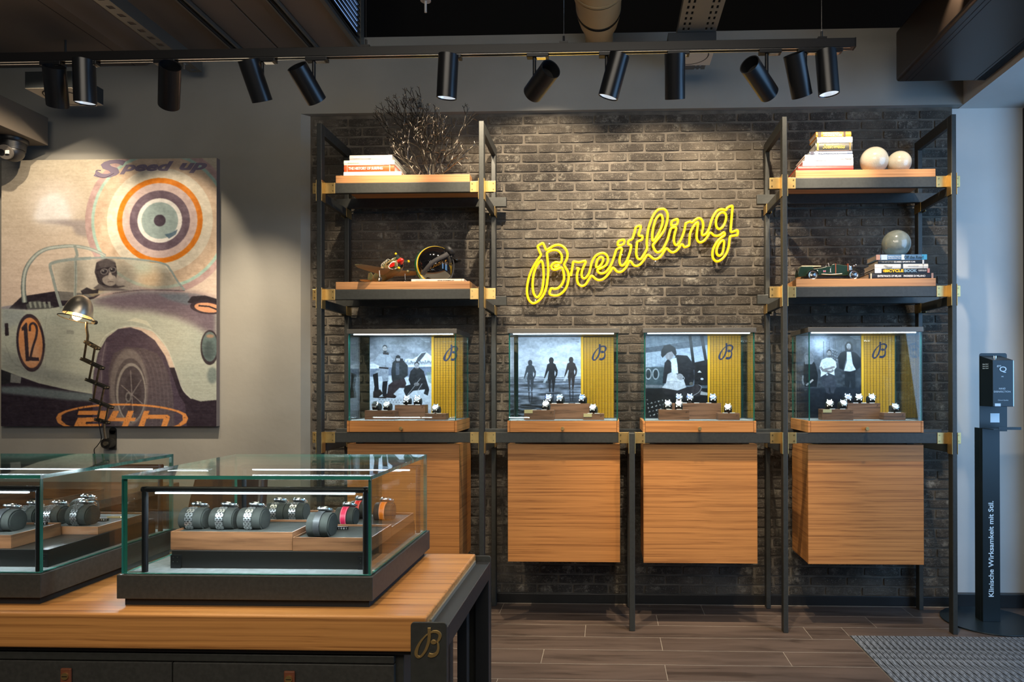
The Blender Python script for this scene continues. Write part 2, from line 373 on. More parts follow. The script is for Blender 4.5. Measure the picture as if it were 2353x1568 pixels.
# back wall: mortar bed with brick slips
wb = struct('wall_back', MB().box(-1.99, 2.2, YB+.0075, 4.72, 0, 3.3), mat('dark_mortar', (.100,.087,.070,1), .95, var=.3, vscale=(10,10,10), bump=.5, bscale=150))
def brick_material():
    m = bpy.data.materials.new('black_brick'); m.use_nodes = True; nt = m.node_tree; N = nt.nodes; L = nt.links; b = N['Principled BSDF']; b.inputs['Roughness'].default_value = .78
    tc = N.new('ShaderNodeTexCoord'); geo = N.new('ShaderNodeNewGeometry')
    def noise(sc, det=4, ro=.6):
        n = N.new('ShaderNodeTexNoise'); n.inputs['Scale'].default_value = sc; n.inputs['Detail'].default_value = det; n.inputs['Roughness'].default_value = ro
        L.new(geo.outputs['Position'], n.inputs[0]); return n
    def ramp(n, *st):
        r = N.new('ShaderNodeValToRGB'); e = r.color_ramp.elements
        e[0].position, e[0].color = st[0]; e[1].position, e[1].color = st[1]
        L.new(n.outputs[0], r.inputs[0]); return r
    big = ramp(noise(3.2, 2), (.40, (.038,.031,.024,1)), (.66, (.105,.088,.067,1)))
    ash = ramp(noise(13, 8, .85), (.50, (0,0,0,1)), (.66, (.95,.95,.95,1)))
    patch = ramp(noise(5.5, 3, .6), (.40, (.12,.12,.12,1)), (.62, (1,1,1,1)))
    am = N.new('ShaderNodeMixRGB'); am.blend_type = 'MULTIPLY'; am.inputs[0].default_value = 1; L.new(ash.outputs[0], am.inputs[1]); L.new(patch.outputs[0], am.inputs[2])
    fl = ramp(noise(170, 3, .7), (.60, (0,0,0,1)), (.72, (.8,.8,.8,1)))
    st = N.new('ShaderNodeMapping'); st.inputs['Scale'].default_value = (9, 9, 46); L.new(geo.outputs['Position'], st.inputs[0])
    sn = N.new('ShaderNodeTexNoise'); sn.inputs['Scale'].default_value = 1; sn.inputs['Detail'].default_value = 6; sn.inputs['Roughness'].default_value = .7; L.new(st.outputs[0], sn.inputs[0])
    m1 = N.new('ShaderNodeMixRGB'); L.new(am.outputs[0], m1.inputs[0]); L.new(big.outputs[0], m1.inputs[1]); m1.inputs[2].default_value = (.34,.31,.25,1)
    m2 = N.new('ShaderNodeMixRGB'); L.new(fl.outputs[0], m2.inputs[0]); L.new(m1.outputs[0], m2.inputs[1]); m2.inputs[2].default_value = (.42,.39,.32,1)
    L.new(m2.outputs[0], b.inputs['Base Color'])
    n = noise(60, 8, .75); hm = N.new('ShaderNodeMath'); hm.operation = 'ADD'; L.new(n.outputs[0], hm.inputs[0]); L.new(sn.outputs[0], hm.inputs[1]); bp = N.new('ShaderNodeBump'); bp.inputs['Strength'].default_value = .95; bp.inputs['Distance'].default_value = .011
    L.new(hm.outputs[0], bp.inputs['Height']); L.new(bp.outputs[0], b.inputs['Normal']); return m
BRICK = brick_material()
def brick_mb(w, h, sd):
    r = random.Random(sd); nx, nz = 5, 3; b = MB(); vs = []; ins = .004
    for j in range(nz+1):
        for i in range(nx+1):
            x, z = -w/2+ins+(w-2*ins)*i/nx, -h/2+ins+(h-2*ins)*j/nz
            edge = i in (0, nx) or j in (0, nz)
            if i in (0, nx) and j in (0, nz): x *= .99-.012*r.random(); z *= .97-.08*r.random()
            if edge: x += r.uniform(-.0008, .0008); z += r.uniform(-.0010, .0010)
            vs.append((x, r.uniform(-.0022, .0014)+(.0012 if edge else 0), z))
    fs = [(j*(nx+1)+i, j*(nx+1)+i+1, (j+1)*(nx+1)+i+1, (j+1)*(nx+1)+i) for j in range(nz) for i in range(nx)]
    rim = [i for i in range(nx+1)]+[j*(nx+1)+nx for j in range(1, nz+1)]+[nz*(nx+1)+i for i in range(nx-1, -1, -1)]+[j*(nx+1) for j in range(nz-1, 0, -1)]
    k = len(vs); n = len(rim)
    for q in rim: x, yy, z = vs[q]; vs.append((x+math.copysign(ins*.8, x), .018, z+math.copysign(ins*.6, z)))
    fs += [(rim[i], rim[(i+1) % n], k+(i+1) % n, k+i) for i in range(n)]
    b.add(vs, fs); return b
BW, BH, PX, PZ = .2230, .0545, .2305, .0621
variants = [brick_mb(BW, BH, 100+i).mesh('brick', BRICK, smooth=35) for i in range(12)]
cells = []
for r in range(50):
    z = .061+(r+.5)*PZ
    if z > 3.20: break
    off = (-.449 if r % 2 == 0 else -.551)+((r*37) % 5-2)*.004
    i0 = int((-1.945-off)/PX)-1
    for i in range(i0, i0+22):
        a, b_ = off+i*PX+.00375, off+(i+1)*PX-.00375
        a, b_ = max(a, -1.943), min(b_, 2.192)
        if b_-a < .03: continue
        x = (a+b_)/2
        full = (b_-a) > BW-.002
        hid = (z < 1.06 and z > .36 and any(lo < x < hi for lo, hi in ((-1.65,-.75),(-.65,.08),(.15,.95),(1.25,2.0)))) or z < .36
        s_ = (0 if full else 5)+(3 if hid else 0)+(1.5 if 1.13 < z < 1.76 and any(lo < x < hi for lo, hi in ((-1.6,-.95),(-.6,.1),(.2,.9),(1.2,1.9))) else 0)+abs(x-.15)*.25+abs(z-2.4)*.2
        cells.append((s_, x, z, b_-a))
cells.sort()
rest = MB()
for k, (s_, x, z, w) in enumerate(cells):
    if k < 300 and w > BW-.002:
        o = bpy.data.objects.new('brick', variants[(k*7) % 12]); COL.objects.link(o); o.parent = wb
        o.location = (x, YB+random.uniform(-.002, .002), z); o.rotation_euler = (0, random.uniform(-.006, .006), 0)
        if random.random() < .5: o.rotation_euler = (0, PI+random.uniform(-.006, .006), 0)
    else:
        bb = brick_mb(w, BH, 500+k); dy = random.uniform(-.002, .002)
        rest.add([(v[0]+x, v[1]+YB+dy, v[2]+z) for v in bb.v], bb.f)
o = bpy.data.objects.new('bricks', rest.mesh('bricks', BRICK, smooth=35)); COL.objects.link(o); o.parent = wb; o['kind'] = 'stuff'

# plaster walls and bulkhead
b = MB(); b.add([(-6,YP,0),(-1.997,YP,0),(-1.946,YB+.012,0),(-1.946,4.72,0),(-6,4.72,0),(-6,YP,3.9),(-1.997,YP,3.9),(-1.946,YB+.012,3.9),(-1.946,4.72,3.9),(-6,4.72,3.9)],
    [(0,1,6,5),(1,2,7,6),(2,3,8,7),(3,4,9,8),(4,0,5,9),(4,3,2,1,0),(5,6,7,8,9)])
struct('wall_left', b, PLASTER)
struct('wall_bulkhead', MB().box(-1.997, 2.25, YP, 4.72, 3.183, 3.676), PLASTER)
struct('wall_side', MB().box(2.193, 3.6, 4.53, 4.72, 0, 3.18), PLASTER_W)
struct('ceiling_low', MB().box(2.25, 3.6, .2, 4.72, 3.18, 3.9), PLASTER_W)
struct('ceiling', MB().box(-6, 3.6, -3.5, 5.6, 4.6, 4.7), VOID)
struct('wall_rear_void', MB().box(-2, 3.6, 5.5, 5.6, 3.6, 4.6).box(-2, 3.6, 4.72, 5.6, 3.5, 3.6), VOID)
struct('wall_west', MB().box(-6.1, -6, -3.5, 4.72, 0, 4.6), PLASTER)
struct('wall_behind', MB().box(-6, 3.6, -3.6, -3.5, 0, 4.6), PLASTER)
struct('wall_right', MB().box(3.6, 3.7, -3.5, .9, 0, 4.6).box(3.6, 3.7, 3.7, 4.72, 0, 4.6).box(3.6, 3.7, .9, 3.7, 0, .5).box(3.6, 3.7, .9, 3.7, 3.3, 4.6), PLASTER_W)
# shop window frame in that wall
w1 = struct('window_1', MB().box(3.58, 3.7, .9, .96, .5, 3.3).box(3.58, 3.7, 3.64, 3.7, .5, 3.3).box(3.58, 3.7, .96, 3.64, .5, .56).box(3.58, 3.7, .96, 3.64, 3.24, 3.3), BLACK)
obj('pane', MB().box(3.64, 3.65, .96, 3.64, .56, 3.24), GLASS, w1)
# door frame at the right edge
d = struct('door_1', MB().box(2.65, 2.80, 4.36, 4.53, 0, 3.175), mat('bronze_black_door_metal', (.012,.011,.009,1), .4, .2), bevel=.004)
for z in (.17, .95, 1.75, 2.55): obj('bolt', MB().cyl((2.675, 4.36, z), (2.675, 4.352, z), .008, n=10), BLACK, d)
obj('door_leaf', MB().box(2.80, 3.58, 4.42, 4.50, .01, 3.17), mat('dark_door_glass', (.01,.012,.014,1), .08), d)
# baseboards
bm_ = mat('black_baseboard', (.010,.010,.010,1), .35)
struct('baseboard_back', MB().box(-1.94, 2.19, YB-.004, YB+.015, 0, .061), bm_, bevel=.002)
struct('baseboard_left', MB().box(-6, -1.998, YP-.015, YP-.0005, 0, .061), bm_, bevel=.002)
struct('baseboard_right', MB().box(2.195, 2.648, 4.485, 4.529, 0, .085), bm_, bevel=.002)

# panelled ceiling on the left with the services under it
CP = mat('taupe_ceiling_panel', RGB(112,100,88), .75, var=.08, vscale=(2,2,2))
cl = struct('ceiling_left', MB().box(-6, -1.60, -3.5, 4.465, 3.62, 3.66), MATTE)
xs = [-1.60, -2.12, -2.72, -3.32, -3.92, -4.52, -5.2, -5.98]
for i in range(len(xs)-1):
    for ya, yb in ((3.1, 4.46), (1.7, 3.09), (.3, 1.69)):
        obj('ceiling_panel', MB().box(xs[i+1]+.006, xs[i]-.006, ya, yb, 3.585, 3.62), CP, cl, bevel=.002)
CH = mat('galvanised_channel', RGB(120,118,112), .45, .7)
def channel(x, y0, y1, z, w, h, name='ceiling_channel', lab=None, parent=None):
    b = MB().box(x-w/2, x-w/2+.003, y0, y1, z, z+h).box(x+w/2-.003, x+w/2, y0, y1, z, z+h).box(x-w/2, x+w/2, y0, y1, z+h-.003, z+h).box(x-w/2-.012, x-w/2+.003, y0, y1, z, z+.003).box(x+w/2-.003, x+w/2+.012, y0, y1, z, z+.003)
    return obj(name, b, CH, parent)
for x, lab in ((-2.36, 'steel rail under the ceiling ending behind the fourth spotlight'), (-1.86, 'steel rail under the ceiling nearest the louvred duct side'), (-4.03, 'steel rail under the ceiling at the far left edge')):
    tag(channel(x, .4, 4.40, 3.545, .035, .038), lab, 'rail', None)
# boxed duct with a bevelled edge, left
b = MB().prism([(-4.30, 3.585), (-4.30, 3.515), (-3.02, 3.515), (-2.90, 3.585)], .4, 4.462)
t = solo('ceiling_duct_box', b, CP, 'flat taupe duct box under the left ceiling with joint lines', 'duct')
obj('seam', MB().box(-4.28, -3.04, 3.28, 3.284, 3.5135, 3.5155).box(-4.28, -3.04, 3.00, 3.004, 3.5135, 3.5155).box(-3.10, -3.097, .4, 4.462, 3.5135, 3.5155), MATTE, t)
# perforated cable tray, left
t = thing('cable_tray', 'perforated steel cable tray ending above the wall left of the shelves', 'cable tray', (-2.6, 3, 3.45))
def perforated(x0, x1, y0, y1, z, pitch, hole, parent, mtl, rowsx):
    """sheet with real punched slots"""
    b = MB(); y = y0
    xsx = [x0]
    for c, hw in rowsx: xsx += [c-hw, c+hw]
    xsx.append(x1)
    while y < y1-1e-6:
        ya, yb = y, min(y+pitch-hole, y1); b.box(x0, x1, ya, yb, z, z+.0025); yh = min(yb+hole, y1)
        if yh > yb:
            for i in range(0, len(xsx), 2): b.box(xsx[i], xsx[i+1], yb, yh, z, z+.0025)
        y += pitch
    return obj('tray_sheet', b, mtl, parent)
perforated(-2.675, -2.60, 1.0, 4.38, 3.425, .082, .032, t, CH, [(-2.637, .017)])
obj('side_flange', MB().box(-2.60, -2.597, 1.0, 4.38, 3.425, 3.50).box(-2.678, -2.675, 1.0, 4.38, 3.425, 3.445), CH, t)
obj('hanger_rod', MB().cyl((-2.636, 4.25, 3.385), (-2.636, 4.25, 3.515), .005, n=8).cyl((-2.636, 4.25, 3.41), (-2.636, 4.25, 3.42), .012, n=6), CH, t)
obj('hanger_rod', MB().cyl((-2.636, 3.45, 3.39), (-2.636, 3.45, 3.515), .005, n=8).cyl((-2.636, 3.45, 3.41), (-2.636, 3.45, 3.42), .012, n=6), CH, t)
# louvred side of the air unit
t = thing('louvred_air_unit', 'dark louvred side of the air unit above the left shelf tower', 'air vent', (-1.59, 3, 3.8))
obj('end_frame', MB().box(-1.60, -1.575, 4.40, 4.46, 3.56, 4.45).box(-1.60, -1.575, .6, 4.40, 3.56, 3.585).box(-1.60, -1.58, 3.35, 3.38, 3.585, 4.45), CH, t)
lm = MB().box(-.008, .012, -1.9, 1.9, -.004, .004).mesh('louvre', BLACK)
for i in range(20):
    o = bpy.data.objects.new('louvre', lm); COL.objects.link(o); o.parent = t; o.location = (.004, -.52, -.195+i*.034); o.rotation_euler = (0, .5, 0)

# ================================================================== SHELVING FRAME
Z1, Z2, Z3, ZT = 2.606, 1.977, 1.135, 2.943
PXS = [(-1.6936, -1.6644), (-.7423, -.7135), (.1239, .1565), (.9986, 1.0262), (1.9466, 1.9738)]
rack = thing('shelving_frame', 'tall dark steel shelving frame with brass brackets standing before the brick wall', 'shelf unit', (.14, 4.0, 0))
scm = MB().cyl((0, 0, 0), (0, -.0022, 0), .0042, n=8).mesh('screw', SCREW)
def screw(x, y, z, parent, rz=0):
    o = bpy.data.objects.new('screw', scm); COL.objects.link(o); o.parent = parent; o.location = Vector((x, y, z))-root(parent).location; o.rotation_euler = (0, 0, rz)
for i, (a, b) in enumerate(PXS):
    top = Z3 if i == 2 else ZT
    obj('post', MB().box(a, b, 4.0, 4.05, 0, top), STEEL_D, rack, bevel=.003)
    obj('post', MB().box(a, b, 4.4265, 4.4765, 0, Z3-.06 if i == 2 else ZT-.06), STEEL_D, rack, bevel=.003)
    if i != 2: obj('side_rail', MB().box(a, b, 4.0505, 4.4765, ZT-.06, ZT-.0005), STEEL_D, rack, bevel=.003)
    for Z in ([Z3] if i == 2 else [Z1, Z2, Z3]):
        obj('side_rail', MB().box(a+.001, b-.001, 4.0505, 4.426, Z-.112, Z-.061), STEEL_D, rack, bevel=.003)
for Z, x0, x1, r0, r1 in ((Z1, -1.735, -.668, -1.735, -.640), (Z2, -1.735, -.664, -1.735, -.640), (Z1, .935, 2.02, .94, 2.06), (Z2, .935, 2.02, .94, 2.06), (Z3, -1.735, 2.02, -1.735, 2.075)):
    obj('front_rail', MB().box(x0, x1, 4.0525, 4.0825, Z-.06, Z), STEEL_D, rack, bevel=.0025)
    obj('rear_rail', MB().box(r0, r1, 4.395, 4.4255, Z-.06, Z), STEEL_D, rack, bevel=.0025)
for i, (a, b) in enumerate(PXS):
    for Z in ([Z3] if i == 2 else [Z1, Z2, Z3]):
        for sd in (-1, 1):
            e = a if sd < 0 else b
            wd = .045 if (i == 0 and sd < 0) or (i == 4 and sd > 0) else .061
            m_ = MB().box(min(e, e+sd*.0035), max(e, e+sd*.0035), 3.998, 4.0525, Z-.118, Z+.005)
            m_.box(min(e, e+sd*wd), max(e, e+sd*wd), 4.0492, 4.0525, Z-.0625, Z+.002)
            br = obj('brass_bracket', m_, BRASS, rack, bevel=.0015)
            for q in (-.047, -.013): screw(e+sd*(wd-.013), 4.0492, Z+q, br)
            # rear bracket holding the side rail
            obj('brass_bracket', MB().box(min(e, e+sd*.003), max(e, e+sd*.003), 4.385, 4.474, Z-.118, Z-.0615), BRASS, rack, bevel=.001)
# teak boards
for x0, x1, Z in ((-1.603, -.806, Z1), (-1.603, -.806, Z2), (1.089, 1.885, Z1), (1.089, 1.885, Z2)):
    obj('shelf_board', MB().box(x0, x1, 4.058, 4.440, Z+.0005, Z+.046), TEAK_D, rack, bevel=.002)
T1, T2 = Z1+.047, Z2+.047          # board tops

# hanging teak cabinets
cabs = [(-1.544, -.875, .357, 'teak cabinet hanging left of all, partly behind the glass counter case'), (-.587, .073, .374, 'teak cabinet hanging under the case with the three surfers picture'),
        (.209, .871, .372, 'teak cabinet hanging under the case with the seated reader picture'), (1.163, 1.824, .372, 'teak cabinet hanging at the right, under the case with the mustard panel and three musicians')]
for x0, x1, z0, lab in cabs:
    t = thing('wall_cabinet', lab, 'cabinet', ((x0+x1)/2, 4.085, z0))
    obj('body', MB().box(x0+.001, x1-.001, 4.1055, 4.440, z0, 1.065), TEAK, t, bevel=.0015)
    obj('door', MB().box(x0, x1, 4.085, 4.104, z0-.001, 1.065), TEAK, t, bevel=.0015)
    for x in (x0+.06, x1-.06): obj('hanger', MB().box(x-.02, x+.02, 4.12, 4.38, 1.065, Z3-.06), STEEL_D, t)

# ================================================================== SCRIPT LETTER B
B1 = cr([(560,335),(562,450),(560,560),(540,680),(490,820),(430,920),(370,985),(310,998),(268,955),(265,880),(300,770),(360,660),(430,570),(500,502),(545,478)], 5)
B1w = np.interp(np.linspace(0, 1, len(B1)), np.linspace(0, 1, 15), [72,72,72,70,62,55,48,62,74,82,66,50,38,32,30])
B2 = cr([(592,448),(650,425),(730,425),(790,460),(808,520),(785,590),(748,655)], 5); B2w = np.interp(np.linspace(0, 1, len(B2)), np.linspace(0, 1, 7), [30,52,64,70,74,62,44])
B3 = cr([(748,655),(768,730),(765,820),(735,900),(670,952),(600,962),(540,940)], 5); B3w = np.interp(np.linspace(0, 1, len(B3)), np.linspace(0, 1, 7), [36,50,56,70,84,95,86])
def logo_mb(xc, zc, hgt, y0, y1, T=None):
    """script capital B, centred; picked from the brass emblem on the counter leg"""
    k = hgt/690.; f = lambda P: [(xc+(x-535)*k, zc-(y-675)*k) for x, y in P]
    b = MB(); b.ribbon(f(B1), B1w*k, y0, y1, T); b.ribbon(f(B2), B2w*k, y0, y1, T); b.ribbon(f(B3), B3w*k, y0, y1, T)
    b.prism(f([(660+68*math.cos(a), 658+52*math.sin(a)) for a in np.linspace(0, 2*PI, 20)[:-1]]), y0, y1, T); return b
NAVY = mat('navy_print', (.006,.010,.05,1), .5)

# ================================================================== PICTURES IN THE CASES
def head(I, x, y, r, skin, hair, beard=None, cap=None):
    I.ell(x, y-r*.28, r*.86, r*1.0, hair); I.ell(x, y+r*.22, r*.76, r*1.05, skin)
    if beard: I.poly([(x-r*.74, y+r*.45), (x-r*.6, y+r*1.1), (x, y+r*1.4), (x+r*.6, y+r*1.1), (x+r*.74, y+r*.45), (x+r*.5, y+r*.85), (x, y+r*.8), (x-r*.5, y+r*.85)], beard, 1, .2)
    if cap: I.poly([(x-r*.95, y-r*.2), (x-r*.9, y-r*1.1), (x, y-r*1.6), (x+r*.9, y-r*1.1), (x+r*.95, y-r*.2)], cap)
    d = tuple(c*.45 for c in skin)
    for q in (-.32, .32): I.ell(x+q*r, y+r*.02, r*.15, r*.09, d)
    I.stroke([(x, y), (x+r*.05, y+r*.35)], r*.12, tuple(c*.75 for c in skin), smooth=False)
    I.stroke([(x-r*.25, y+r*.62), (x+r*.25, y+r*.62)], r*.12, d, smooth=False)
def grain(I, k=1):
    lum = I.a.mean(2); n = (I.noise(6, 71, 4)*.45+I.noise(2.6, 72, 2)*.35+I.noise(1.2, 73, 1.1)*.2-.5); I.a += (n*(34+.16*lum)*k)[..., None]; return I
def folds(I, pts, seed, c_=(120,124,134)):
    r_ = random.Random(seed)
    for x, y, rx, ry in pts:
        for q in range(9):
            a, b_ = x+r_.uniform(-rx, rx), y+r_.uniform(-ry, ry); I.stroke([(a, b_), (a+r_.uniform(-2.5, 2.5), b_+r_.uniform(3, 8))], r_.uniform(.4, 1.0), c_ if q % 2 else (14,14,18), r_.uniform(.15, .4), .4, False)
def pic1():
    I = Img(849, 992, 774, 960, 1.35); n = I.noise(38, 1, 16)*.6+I.noise(14, 2, 7)*.3
    g = np.clip((I.Y-774)/90, 0, 1); v = 108+85*g+(n-.45)*110; I.a[:] = np.stack([v*.93, v*.96, v*1.03], -1)
    P = lambda L: [(790+x/6.273, 750+y/6.273) for x, y in L]
    I.poly(P([(820,520),(880,470),(930,460),(990,470),(1060,430),(1110,380),(1180,360),(1265,430),(1265,590),(820,590)]), (205,210,220), 1, .5)
    for q in range(26):
        x = 860+q*16; I.poly(P([(x, 480+(q*37 % 50)),(x+22, 470+(q*23 % 60)),(x+10, 560)]), (85,90,100), .7, .4)
    I.poly(P([(1060,450),(1120,385),(1190,370),(1150,430),(1090,500),(1040,520)]), (40,42,48), .85, .5)
    I.poly(P([(375,590),(1265,575),(1265,720),(375,720)]), (110,120,140), 1, .6)
    I.poly(P([(375,540),(430,530),(500,560),(520,600),(375,605)]), (215,218,226), .9, .6)
    I.poly(P([(375,720),(700,700),(900,740),(1265,690),(1265,1200),(375,1200)]), (200,208,222), 1, 1.2)
    for q in range(16): I.poly(P([(500+q*22, 1040+(q*31 % 60)),(530+q*22, 1035+(q*31 % 60)),(512+q*22, 1052+(q*31 % 60))]), (70,75,85), .7, .2)
    dk, md = (28,28,33), (60,60,66)
    # man standing, light pullover
    I.poly(P([(560,380),(500,400),(430,500),(440,535),(500,520),(510,600),(645,605),(650,530),(700,520),(705,470),(650,395)]), (150,156,168), 1, .3)
    I.poly(P([(440,535),(520,500),(505,560)]), (150,156,168)); I.poly(P([(600,400),(612,400),(610,590),(600,590)]), (120,125,135), .7)
    I.poly(P([(505,580),(645,590),(645,612),(505,600)]), (38,30,30))
    I.poly(P([(505,600),(645,612),(640,790),(560,790),(540,700),(480,720),(420,700),(440,650)]), (138,145,158), 1, .3)
    I.poly(P([(415,690),(490,660),(500,860),(510,940),(430,940),(440,860)]), dk); I.poly(P([(560,790),(632,780),(610,1010),(560,1000),(550,900)]), dk)
    I.poly(P([(420,930),(520,900),(560,960),(500,1010),(600,1000),(610,1030),(420,1020)]), (45,38,38), 1, .3)
    head(I, *P([(590,315)])[0], 6.3, (176,170,170), (35,33,36), (34,32,36)); I.poly(P([(560,370),(645,375),(650,410),(565,400)]), (40,34,36))
    # man in the middle, dark parka and beanie
    I.poly(P([(740,480),(700,520),(680,640),(690,760),(700,790),(760,800),(870,740),(920,700),(920,560),(860,490)]), (44,47,50), 1, .3)
    I.poly(P([(750,520),(800,520),(800,690),(750,700)]), (75,80,90)); I.poly(P([(700,790),(870,740),(900,820),(870,880),(800,880),(700,980),(620,980),(640,840)]), (52,42,46), 1, .3)
    I.poly(P([(620,960),(700,960),(760,1000),(740,1030),(590,1020)]), (48,36,38)); I.poly(P([(740,450),(850,460),(850,520),(740,520)]), (38,38,42), 1, .4)
    head(I, *P([(782,465)])[0], 5.6, (165,162,165), (30,30,32), (60,58,60), dk)
    # man kneeling at the right
    I.poly(P([(1010,590),(960,640),(930,760),(960,830),(880,850),(860,920),(900,1010),(1000,920),(1170,900),(1150,960),(1210,990),(1230,900),(1180,740),(1150,640),(1090,590)]), (36,37,41), 1, .3)
    I.stroke(P([(1110,740),(1000,880),(900,1010)]), 1.2, (150,150,156)); I.stroke(P([(1130,820),(1060,930)]), 1.1, (160,160,166), smooth=False)
    I.ell(*P([(1050,830)])[0], 6, 4, (120,118,122)); head(I, *P([(1052,560)])[0], 6.6, (150,148,152), (32,31,34), (70,66,68))
    I.poly(P([(1190,650),(1265,660),(1265,820),(1220,800)]), (120,140,128), .6, 1)
    for i, y in enumerate((183, 196, 209, 222, 233)): I.stroke(P([(1110+i*18, y), (1240, y)]), .7, (225,228,235), .7, smooth=False)
    return I
def pic2():
    I = Img(1190, 1335, 774, 960, 1.35); n = I.noise(45, 5, 12)*.55+I.noise(16, 6, 5)*.3+I.noise(6, 7, 3)*.15
    v = 196+(n-.5)*70; I.a[:] = np.stack([v*.96, v*.98, v*1.04], -1)
    P = lambda L: [(1160+x/6.148, 745+y/6.148) for x, y in L]
    low = np.clip((I.Y-865)/12, 0, 1); w = 120+(I.noise(20, 8, 3)-.5)*150; I.blend(low, (0,0,0)); I.a += low[..., None]*np.stack([w*.92, w*.96, w*1.06], -1)
    low = np.clip((I.Y-905)/30, 0, 1); w = 62+(I.noise(12, 9, 2.4)-.45)*140; w = np.clip(w, 8, 230); I.a = I.a*(1-low[..., None])+low[..., None]*np.stack([w*.9, w*.95, w*1.05], -1)
    for y, a in ((745, .7), (775, .6), (812, .7), (850, .8)): I.stroke(P([(190, y), (420, y-6), (700, y+4), (1075, y-4)]), 1.2, (45,48,56), a, .3)
    dk = (26,26,32)
    def surfer(cx, top, k, tone, board):
        Q = lambda L: P([(cx+x*k, top+y*k) for x, y in L])
        I.poly(Q([(-55,95),(-75,180),(-95,260),(-85,265),(-50,190),(-30,150)]), tone); I.poly(Q([(55,90),(85,160),(80,220),(60,260),(45,255),(62,190),(40,150)]), tone)
        I.poly(Q([(-58,85),(-20,60),(20,60),(58,85),(45,150),(38,200),(52,260),(45,330),(35,400),(28,440),(12,440),(10,340),(0,275),(-12,340),(-14,400),(-12,440),(-32,440),(-38,330),(-48,260),(-36,180)]), tone, 1, .2)
        I.ell(*Q([(0,32)])[0], 5.2*k, 6.6*k, tone); I.poly(Q([(-30,40),(-22,0),(20,-5),(30,30),(24,80),(-20,75)]), tone)
        I.poly(Q([(-40,180),(-75,250),(-110,320),(-80,325),(-45,260)]), board, .9)
        I.stroke(Q([(-18,450),(-20,520),(-8,600)]), 3.2, (28,30,38), .65, .5); I.stroke(Q([(20,450),(24,520),(14,600)]), 3.2, (28,30,38), .65, .5)
    surfer(355, 510, .98, (58,62,70), (120,126,136)); surfer(655, 475, 1.08, dk, (170,178,188)); surfer(935, 470, 1.02, (46,38,38), (190,192,196))
    for i, y in enumerate((210, 222, 234, 246, 256)): I.stroke(P([(930+i*22, y), (1050, y)]), .6, (60,64,72), .6, smooth=False)
    return I
def pic3():
    I = Img(1483, 1626, 771, 960, 1.35); P = lambda L: [(1465+x/6.15, 745+y/6.15) for x, y in L]
    g = np.clip((I.X-1483)/143, 0, 1); v = 150-60*g+(I.noise(30, 11)-.5)*18; I.a[:] = np.stack([v*.9, v*.98, v*1.08], -1)
    I.poly(P([(110,330),(990,200),(990,290),(110,400)]), (78,86,98), 1, .5); I.poly(P([(110,400),(540,350),(760,330),(990,290),(990,520),(110,600)]), (160,170,184), 1, .6)
    I.poly(P([(720,160),(760,160),(820,640),(780,640)]), (22,22,26)); I.poly(P([(800,540),(990,500),(990,860),(800,860)]), (26,24,27)); I.poly(P([(880,160),(930,160),(990,540),(960,600)]), (30,30,36))
    for q in range(5): I.stroke(P([(140+q*60, 420), (140+q*60, 600)]), .8, (115,125,140), .7, smooth=False)
    I.poly(P([(110,600),(370,600),(370,900),(110,900)]), (66,78,84), 1, 1)
    I.poly(P([(110,900),(990,900),(990,1320),(110,1320)]), (22,22,25)); I.stroke(P([(110,870),(300,870),(420,900)]), 6, (110,112,118), 1, .3)
    for cx, cy in ((255,700), (150,700)): I.ell(*P([(cx, cy)])[0], 8, 13, (150,156,162)); I.ell(*P([(cx, cy)])[0], 5.5, 10, (45,52,56))
    for q in range(28): I.ell(*P([(130+(q*67 % 230), 1060+(q*41 % 230))])[0], 2.0, 1.1, (150+(q % 3)*30,)*3, .8, .3, q)
    # seated man bending over a paper
    I.poly(P([(430,480),(380,540),(360,700),(350,830),(400,830),(470,700),(490,560)]), (34,34,40), 1, .4)
    I.poly(P([(540,430),(700,440),(760,520),(790,640),(800,760),(770,860),(640,860),(560,720),(500,560)]), (30,29,33), 1, .4)
    I.poly(P([(470,490),(545,470),(560,560),(570,690),(480,700)]), (205,214,224), 1, .3)
    I.poly(P([(420,700),(480,670),(640,740),(700,940),(560,930),(340,890),(400,820),(410,760)]), (196,194,198), 1, .4); I.stroke(P([(420,810),(520,800),(620,820)]), .8, (110,110,116), .8)
    I.poly(P([(330,890),(560,930),(700,880),(860,860),(880,940),(820,1010),(600,1000),(380,980)]), (40,36,38), 1, .6)
    I.ell(*P([(450,430)])[0], 9.5, 12, (142,138,142), rot=.35); I.poly(P([(330,440),(330,380),(370,300),(450,280),(530,330),(550,410),(530,450),(480,380),(420,400),(380,440),(350,470)]), (24,24,28), 1, .4)
    I.ell(*P([(600,740)])[0], 8, 7, (150,146,148), rot=.5); I.ell(*P([(645,760)])[0], 3, 3.6, (190,190,194)); I.ell(*P([(645,760)])[0], 1.8, 2.3, (60,60,64))
    I.ell(*P([(840,930)])[0], 12, 14, (52,46,48), rot=-.3); I.stroke(P([(790,1000),(870,950),(900,880),(860,850)]), 1.0, (190,188,190), .9); I.ell(*P([(758,835)])[0], 4.6, 3.8, (90,86,78))
    I.ell(*P([(910,770)])[0], 3.5, 2.5, (200,200,205)); I.poly(P([(845,680),(875,650),(905,680)]), (205,200,196)); I.poly(P([(890,940),(990,960),(990,1000),(880,990)]), (170,168,168), 1, .6)
    return I
